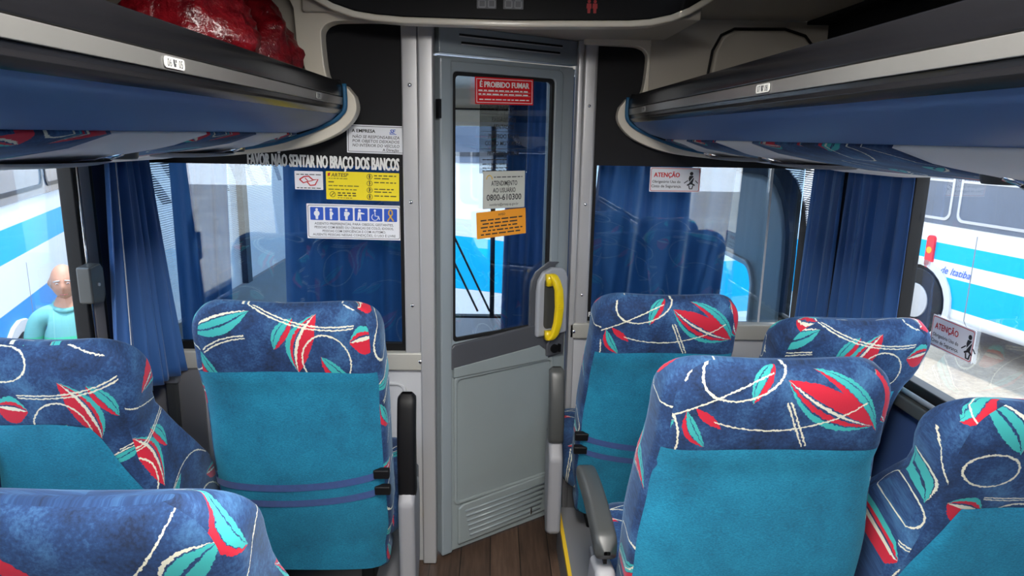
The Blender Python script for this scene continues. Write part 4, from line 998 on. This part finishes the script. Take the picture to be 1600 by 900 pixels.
# ================================================================ OUTSIDE
GZ = -1.08
gr = S('ground', MB().box(-40, 40, -30, 60, GZ - .1, GZ), GROUND)
def make_bus(name, loc, rz, ln, label, bands, sill, top, wave=0.0, wins=6, script=None, wd=2.4, rev=False):
    """origin: rear lower corner of the visible side at ground; length along local +y, side face at local x=0, body towards +x"""
    e = empty(name, loc, rz, label, 'bus')
    mat = bus_paint(label[:40], bands, wave)
    H = top; FM = Matrix(((1, 0, 0, 0), (0, -1, 0, ln), (0, 0, 1, 0), (0, 0, 0, 1))) if rev else None
    prof = [(.06, .32), (0, .42), (0, sill + .9), (.05, H - .18), (.22, H - .04), (.5, H), (wd - .5, H), (wd - .22, H - .04), (wd - .05, H - .18), (wd, sill + .9), (wd, .42), (wd - .06, .32)]
    MB().prism(prof, 0, ln, 'y').build('body', mat, e, bevel=.05, seg=3, M=FM)
    dark = MB().prism(rrect(.15, ln - .12, sill - .04, sill + .93, .12), -.012, .02, 'x').build('window_band', BUSGLASS, e, M=FM)
    step = (ln - .5) / wins
    for i in range(wins):
        y0 = .28 + i * step
        o = MB().ring(rrect(y0, y0 + step - .10, sill + .02, sill + .84, .10), rrect(y0 + .035, y0 + step - .135, sill + .055, sill + .805, .08), -.022, -.010, 'x')
        o.box(-.022, -.012, y0 + .03, y0 + step - .13, sill + .52, sill + .55)
        p_ = o.build('side_window', ALU if wave == 0 else BLACK, e, M=FM)
        if i < 2: MB().box(-.016, -.013, y0 + .10, y0 + .26, sill + .60, sill + .76).build('window_sticker', ORGFILM, p_, M=FM)
    for wy in (1.45 if wave == 0 else 2.2, ln - 2.0):
        a = MB().ring([(wy + .60 * math.cos(R(k * 15)), .50 + .60 * math.sin(R(k * 15))) for k in range(24)], [(wy + .50 * math.cos(R(k * 15)), .50 + .50 * math.sin(R(k * 15))) for k in range(24)], -.03, .01, 'x')
        a.build('wheel_arch', plain('grey arch trim', (.55, .55, .56), .5), e, bevel=.006, M=FM)
        MB().disc((wy, .50, .012), .50, 'x', 24, .02).build('arch_well', BLACK, e, M=FM)
        wh = MB().disc((wy, .50, .06), .46, 'x', 32, .10).build('wheel', RUBBER, e, bevel=.03, M=FM)
        MB().disc((wy, .50, -.045), .24, 'x', 24, .012).build('hub', ALU, wh, bevel=.006, M=FM)
    for k in range(4):
        y0 = .3 + k * ln / 4.3
        MB().box(-.012, .01, y0 + 1.0, y0 + 1.16, .50, .57).build('reflector', REDFILM, e, M=FM)
    if wave == 0:
        MB().prism(rrect(1.50, 1.64, .98, 1.42, .05), -.03, .03, 'x').build('tail_light', REDFILM, e, bevel=.01, M=FM)
        MB().disc((1.57, 1.22, -.032), .045, 'x', 16, .004).build('indicator_lens', ORGFILM, e, M=FM)
    if script:
        b = MB(); letters(b, script[0], 0, 0, script[1], .95, .006, 0, shear=.35)
        o = b.build('side_lettering', BLUEINK, e, recalc=False, M=Matrix.Translation((-.012, script[2], script[3])) @ Matrix.Rotation(R(-90 if script[4] else 90), 4, 'Z'))
    return e
CY = (.0, .40, .68)

make_bus('parked_bus', (7.555, -1.263, GZ), R(9.1), 12.0, 'white and cyan bus parked outside the right windows with script lettering', [(.52, .91, CY), (1.11, 1.34, CY)], 1.62, 3.0, 0, 7, ('de Itatiba', .135, 10.2, .955, True), rev=True)
make_bus('parked_coach', (-6.26, 12.45, GZ), R(199.1), 9.4, 'white coach with cyan stripes parked outside the left windows', [(.45, 1.21, (.03, .26, .66)), (1.58, 1.84, CY)], 2.06, 3.5, .0001, 6)
make_bus('parked_bus', (3.3, 6.35, GZ), R(90), 6.9, 'white and cyan bus standing across in front of the windscreen', [(.5, .72, CY), (1.12, 1.62, CY)], 2.42, 3.5, .12, 5)

# ---- man outside the left window
def make_person(loc, rz):
    e = empty('person', loc, rz, 'bald man in a pale turquoise polo shirt standing outside the left window', 'person')
    SK = plain('tan skin', srgb(186, 136, 112), .55, nz=.06, scale=20)  # the skin's own tone, faintly mottled
    def skin(name, joints, bones, mat, root=0, sub=2):
        me = bpy.data.meshes.new(name); me.from_pydata([j[0] for j in joints], bones, []); me.update()
        o = bpy.data.objects.new(name, me); COL.objects.link(o)
        md = o.modifiers.new('skin', 'SKIN'); md.use_smooth_shade = True
        me.skin_vertices  # layer is created with the modifier
        for i, j in enumerate(joints):
            r = j[1]; sv = me.skin_vertices[0].data[i]; sv.radius = r if isinstance(r, tuple) else (r, r); sv.use_root = (i == root)
        sb = o.modifiers.new('sub', 'SUBSURF'); sb.levels = sub; sb.render_levels = sub
        bpy.context.view_layer.update()
        dg_ = bpy.context.evaluated_depsgraph_get(); ev = o.evaluated_get(dg_); nm = bpy.data.meshes.new_from_object(ev)
        bpy.data.objects.remove(o)
        return nm
    J = [((0, 0, .93), (.15, .11)), ((0, .005, 1.10), (.145, .115)), ((0, .0, 1.28), (.155, .115)), ((0, .01, 1.40), (.10, .08)), ((0, .0, 1.47), .055), ((0, -.01, 1.54), .055),
         ((-.17, .01, 1.385), .055), ((-.235, .02, 1.12), .043), ((-.25, -.03, .90), .033), ((-.25, -.05, .83), (.035, .02)),
         ((.17, .01, 1.385), .055), ((.235, .02, 1.12), .043), ((.25, -.03, .90), .033), ((.25, -.05, .83), (.035, .02)),
         ((-.095, 0, .86), .085), ((-.11, -.01, .48), .058), ((-.115, .02, .10), .042), ((-.12, -.10, .035), (.04, .03)),
         ((.095, 0, .86), .085), ((.11, -.01, .48), .058), ((.115, .02, .10), .042), ((.12, -.10, .035), (.04, .03))]
    Bn = [(0, 1), (1, 2), (2, 3), (3, 4), (4, 5), (3, 6), (6, 7), (7, 8), (8, 9), (3, 10), (10, 11), (11, 12), (12, 13), (0, 14), (14, 15), (15, 16), (16, 17), (0, 18), (18, 19), (19, 20), (20, 21)]
    fing = []
    for sx, w in ((-1, 9), (1, 13)):
        for k in range(4):
            x = sx * .25 + (k - 1.5) * .017; n_ = len(J); ln = (.062, .074, .07, .055)[k]
            J += [((x, -.058, .80), .0095), ((x, -.066, .80 - ln * .5), .0085), ((x, -.060, .80 - ln), .0075)]; Bn += [(w, n_), (n_, n_ + 1), (n_ + 1, n_ + 2)]
        n_ = len(J); J += [((sx * .225, -.075, .835), .010), ((sx * .215, -.095, .80), .009)]; Bn += [(w, n_), (n_, n_ + 1)]
    nm = skin('body', J, Bn, SK)
    # head joined to the body mesh
    bmh = bmesh.new(); bmh.from_mesh(nm)
    hv = []; NU, NV = 36, 26
    for j in range(NV + 1):
        v = j / NV; th = PI * v; row = []
        for i in range(NU):
            a = 2 * PI * i / NU; x, y, z = math.sin(a) * math.sin(th), -math.cos(a) * math.sin(th), -math.cos(th)
            X_ = x * .076; Y_ = y * .097; Z_ = z * .118
            if z < 0: X_ *= 1 - .13 * z * z; Y_ *= 1 - .10 * z * z
            f = max(0, -y)
            if f > 0:
                nose = math.exp(-((x / .16) ** 2)) * math.exp(-(((z + .22) / .24) ** 2)) * f ** 3; Y_ -= .026 * nose
                eye = (math.exp(-(((x - .42) / .2) ** 2)) + math.exp(-(((x + .42) / .2) ** 2))) * math.exp(-(((z - .03) / .13) ** 2)) * f ** 2; Y_ += .011 * eye
                brow = math.exp(-(((z - .22) / .10) ** 2)) * f ** 2; Y_ -= .005 * brow
                lips = math.exp(-((x / .3) ** 2)) * (math.exp(-(((z + .55) / .05) ** 2)) + math.exp(-(((z + .68) / .05) ** 2))) * f; Y_ -= .006 * lips
                chin = math.exp(-((x / .3) ** 2)) * math.exp(-(((z + .9) / .12) ** 2)); Y_ -= .008 * chin
            ear = math.exp(-(((abs(x) - .97) / .10) ** 2)) * math.exp(-(((z + .05) / .24) ** 2)) * math.exp(-(((y - .08) / .22) ** 2)); X_ += math.copysign(.020 * ear, x)
            row.append(bmh.verts.new((X_, Y_ - .012, Z_ + 1.615)))
        hv.append(row)
    for j in range(NV):
        for i in range(NU): 
            try: bmh.faces.new((hv[j][i], hv[j][(i + 1) % NU], hv[j + 1][(i + 1) % NU], hv[j + 1][i]))
            except ValueError: pass
    bmesh.ops.remove_doubles(bmh, verts=bmh.verts, dist=1e-5)
    bmh.to_mesh(nm); bmh.free()
    for p in nm.polygons: p.use_smooth = True
    nm.materials.clear(); nm.materials.append(SK)
    bo = bpy.data.objects.new('body', nm); COL.objects.link(bo); bo.parent = e
    for sx in (-1, 1):
        MB().ball((sx * .031, -.098, 1.618), (.009, .006, .0038)).build('eye', WHITE, bo, smooth=True)
        MB().ball((sx * .031, -.1045, 1.618), (.0042, .002, .0034)).build('iris', INK, bo, smooth=True)
        MB().tube([(sx * .014, -.110, 1.640), (sx * .032, -.111, 1.638), (sx * .050, -.098, 1.632)], .0045, 6).build('eyebrow', LTGREY, bo, smooth=True)
    MB().tube([(-.022, -.106, 1.545), (0, -.112, 1.543), (.022, -.106, 1.545)], .003, 6).build('lip_line', plain('lip', srgb(150, 80, 74), .5), bo, smooth=True)
    MB().grid(lambda u, v: (.079 * math.sin(R(-115 + 230 * u) + PI) * (1 if v < .5 else .97), .100 * -math.cos(R(-115 + 230 * u) + PI) - .010, 1.58 + .06 * v), 24, 5).build('fringe_hair', plain('short grey hair', (.45, .44, .42), .8), e, smooth=True)
    t = NT('striped polo cotton'); co = t.n('ShaderNodeTexCoord').outputs['Object']; s_ = t.n('ShaderNodeSeparateXYZ'); t.l(co, s_.inputs[0])
    a = t.math('MULTIPLY', t.math('GREATER_THAN', s_.outputs[2], 1.235), t.math('LESS_THAN', s_.outputs[2], 1.255))
    b = t.math('LESS_THAN', t.math('FRACT', t.math('MULTIPLY', s_.outputs[2], 16.0)), .14); lo = t.math('MULTIPLY', b, t.math('LESS_THAN', s_.outputs[2], 1.22))
    c = t.mix(lo, c4(srgb(104, 168, 168)), c4(srgb(140, 186, 184))); c = t.mix(a, c, c4(srgb(70, 190, 150)))
    t.l(c, t.b.inputs['Base Color']); t.b.inputs['Roughness'].default_value = .85
    JS = [((0, 0, .90), (.172, .132)), ((0, .005, 1.10), (.165, .135)), ((0, .0, 1.28), (.172, .130)), ((0, .01, 1.405), (.112, .09)), ((0, .0, 1.470), .074),
          ((-.17, .01, 1.380), .069), ((-.226, .018, 1.18), .062), ((.17, .01, 1.380), .069), ((.226, .018, 1.18), .062)]
    nm = skin('polo_shirt', JS, [(0, 1), (1, 2), (2, 3), (3, 4), (3, 5), (5, 6), (3, 7), (7, 8)], t.m)
    nm.materials.clear(); nm.materials.append(t.m)
    so = bpy.data.objects.new('polo_shirt', nm); COL.objects.link(so); so.parent = e
    MB().tube([(.074 * math.cos(k * PI / 8), .0 + .078 * math.sin(k * PI / 8), 1.452 + .024 * math.sin(k * PI / 8)) for k in range(17)], .017, 8).build('collar', t.m, so, smooth=True)
    JT = [((0, 0, .95), (.165, .125)), ((-.095, 0, .84), .100), ((-.11, -.01, .48), .078), ((-.115, .02, .10), .066), ((.095, 0, .84), .100), ((.11, -.01, .48), .078), ((.115, .02, .10), .066)]
    TR = plain('dark trousers', (.03, .035, .05), .8)
    nm = skin('trousers', JT, [(0, 1), (1, 2), (2, 3), (0, 4), (4, 5), (5, 6)], TR); nm.materials.clear(); nm.materials.append(TR)
    to = bpy.data.objects.new('trousers', nm); COL.objects.link(to); to.parent = e
    for sx in (-1, 1):
        MB().grid(lambda u, v: (sx * .12 + .052 * math.sin(PI * v) ** .6 * math.copysign(abs(math.cos(2 * PI * u)) ** .7, math.cos(2 * PI * u)), .07 - .26 * v, .045 + .045 * math.sin(PI * v) ** .5 * math.sin(2 * PI * u) * (1.1 - .4 * v)), 18, 12, True).build('shoe', BLACK, e, smooth=True)
    return e
make_person((-2.90, 4.62, GZ), R(28))
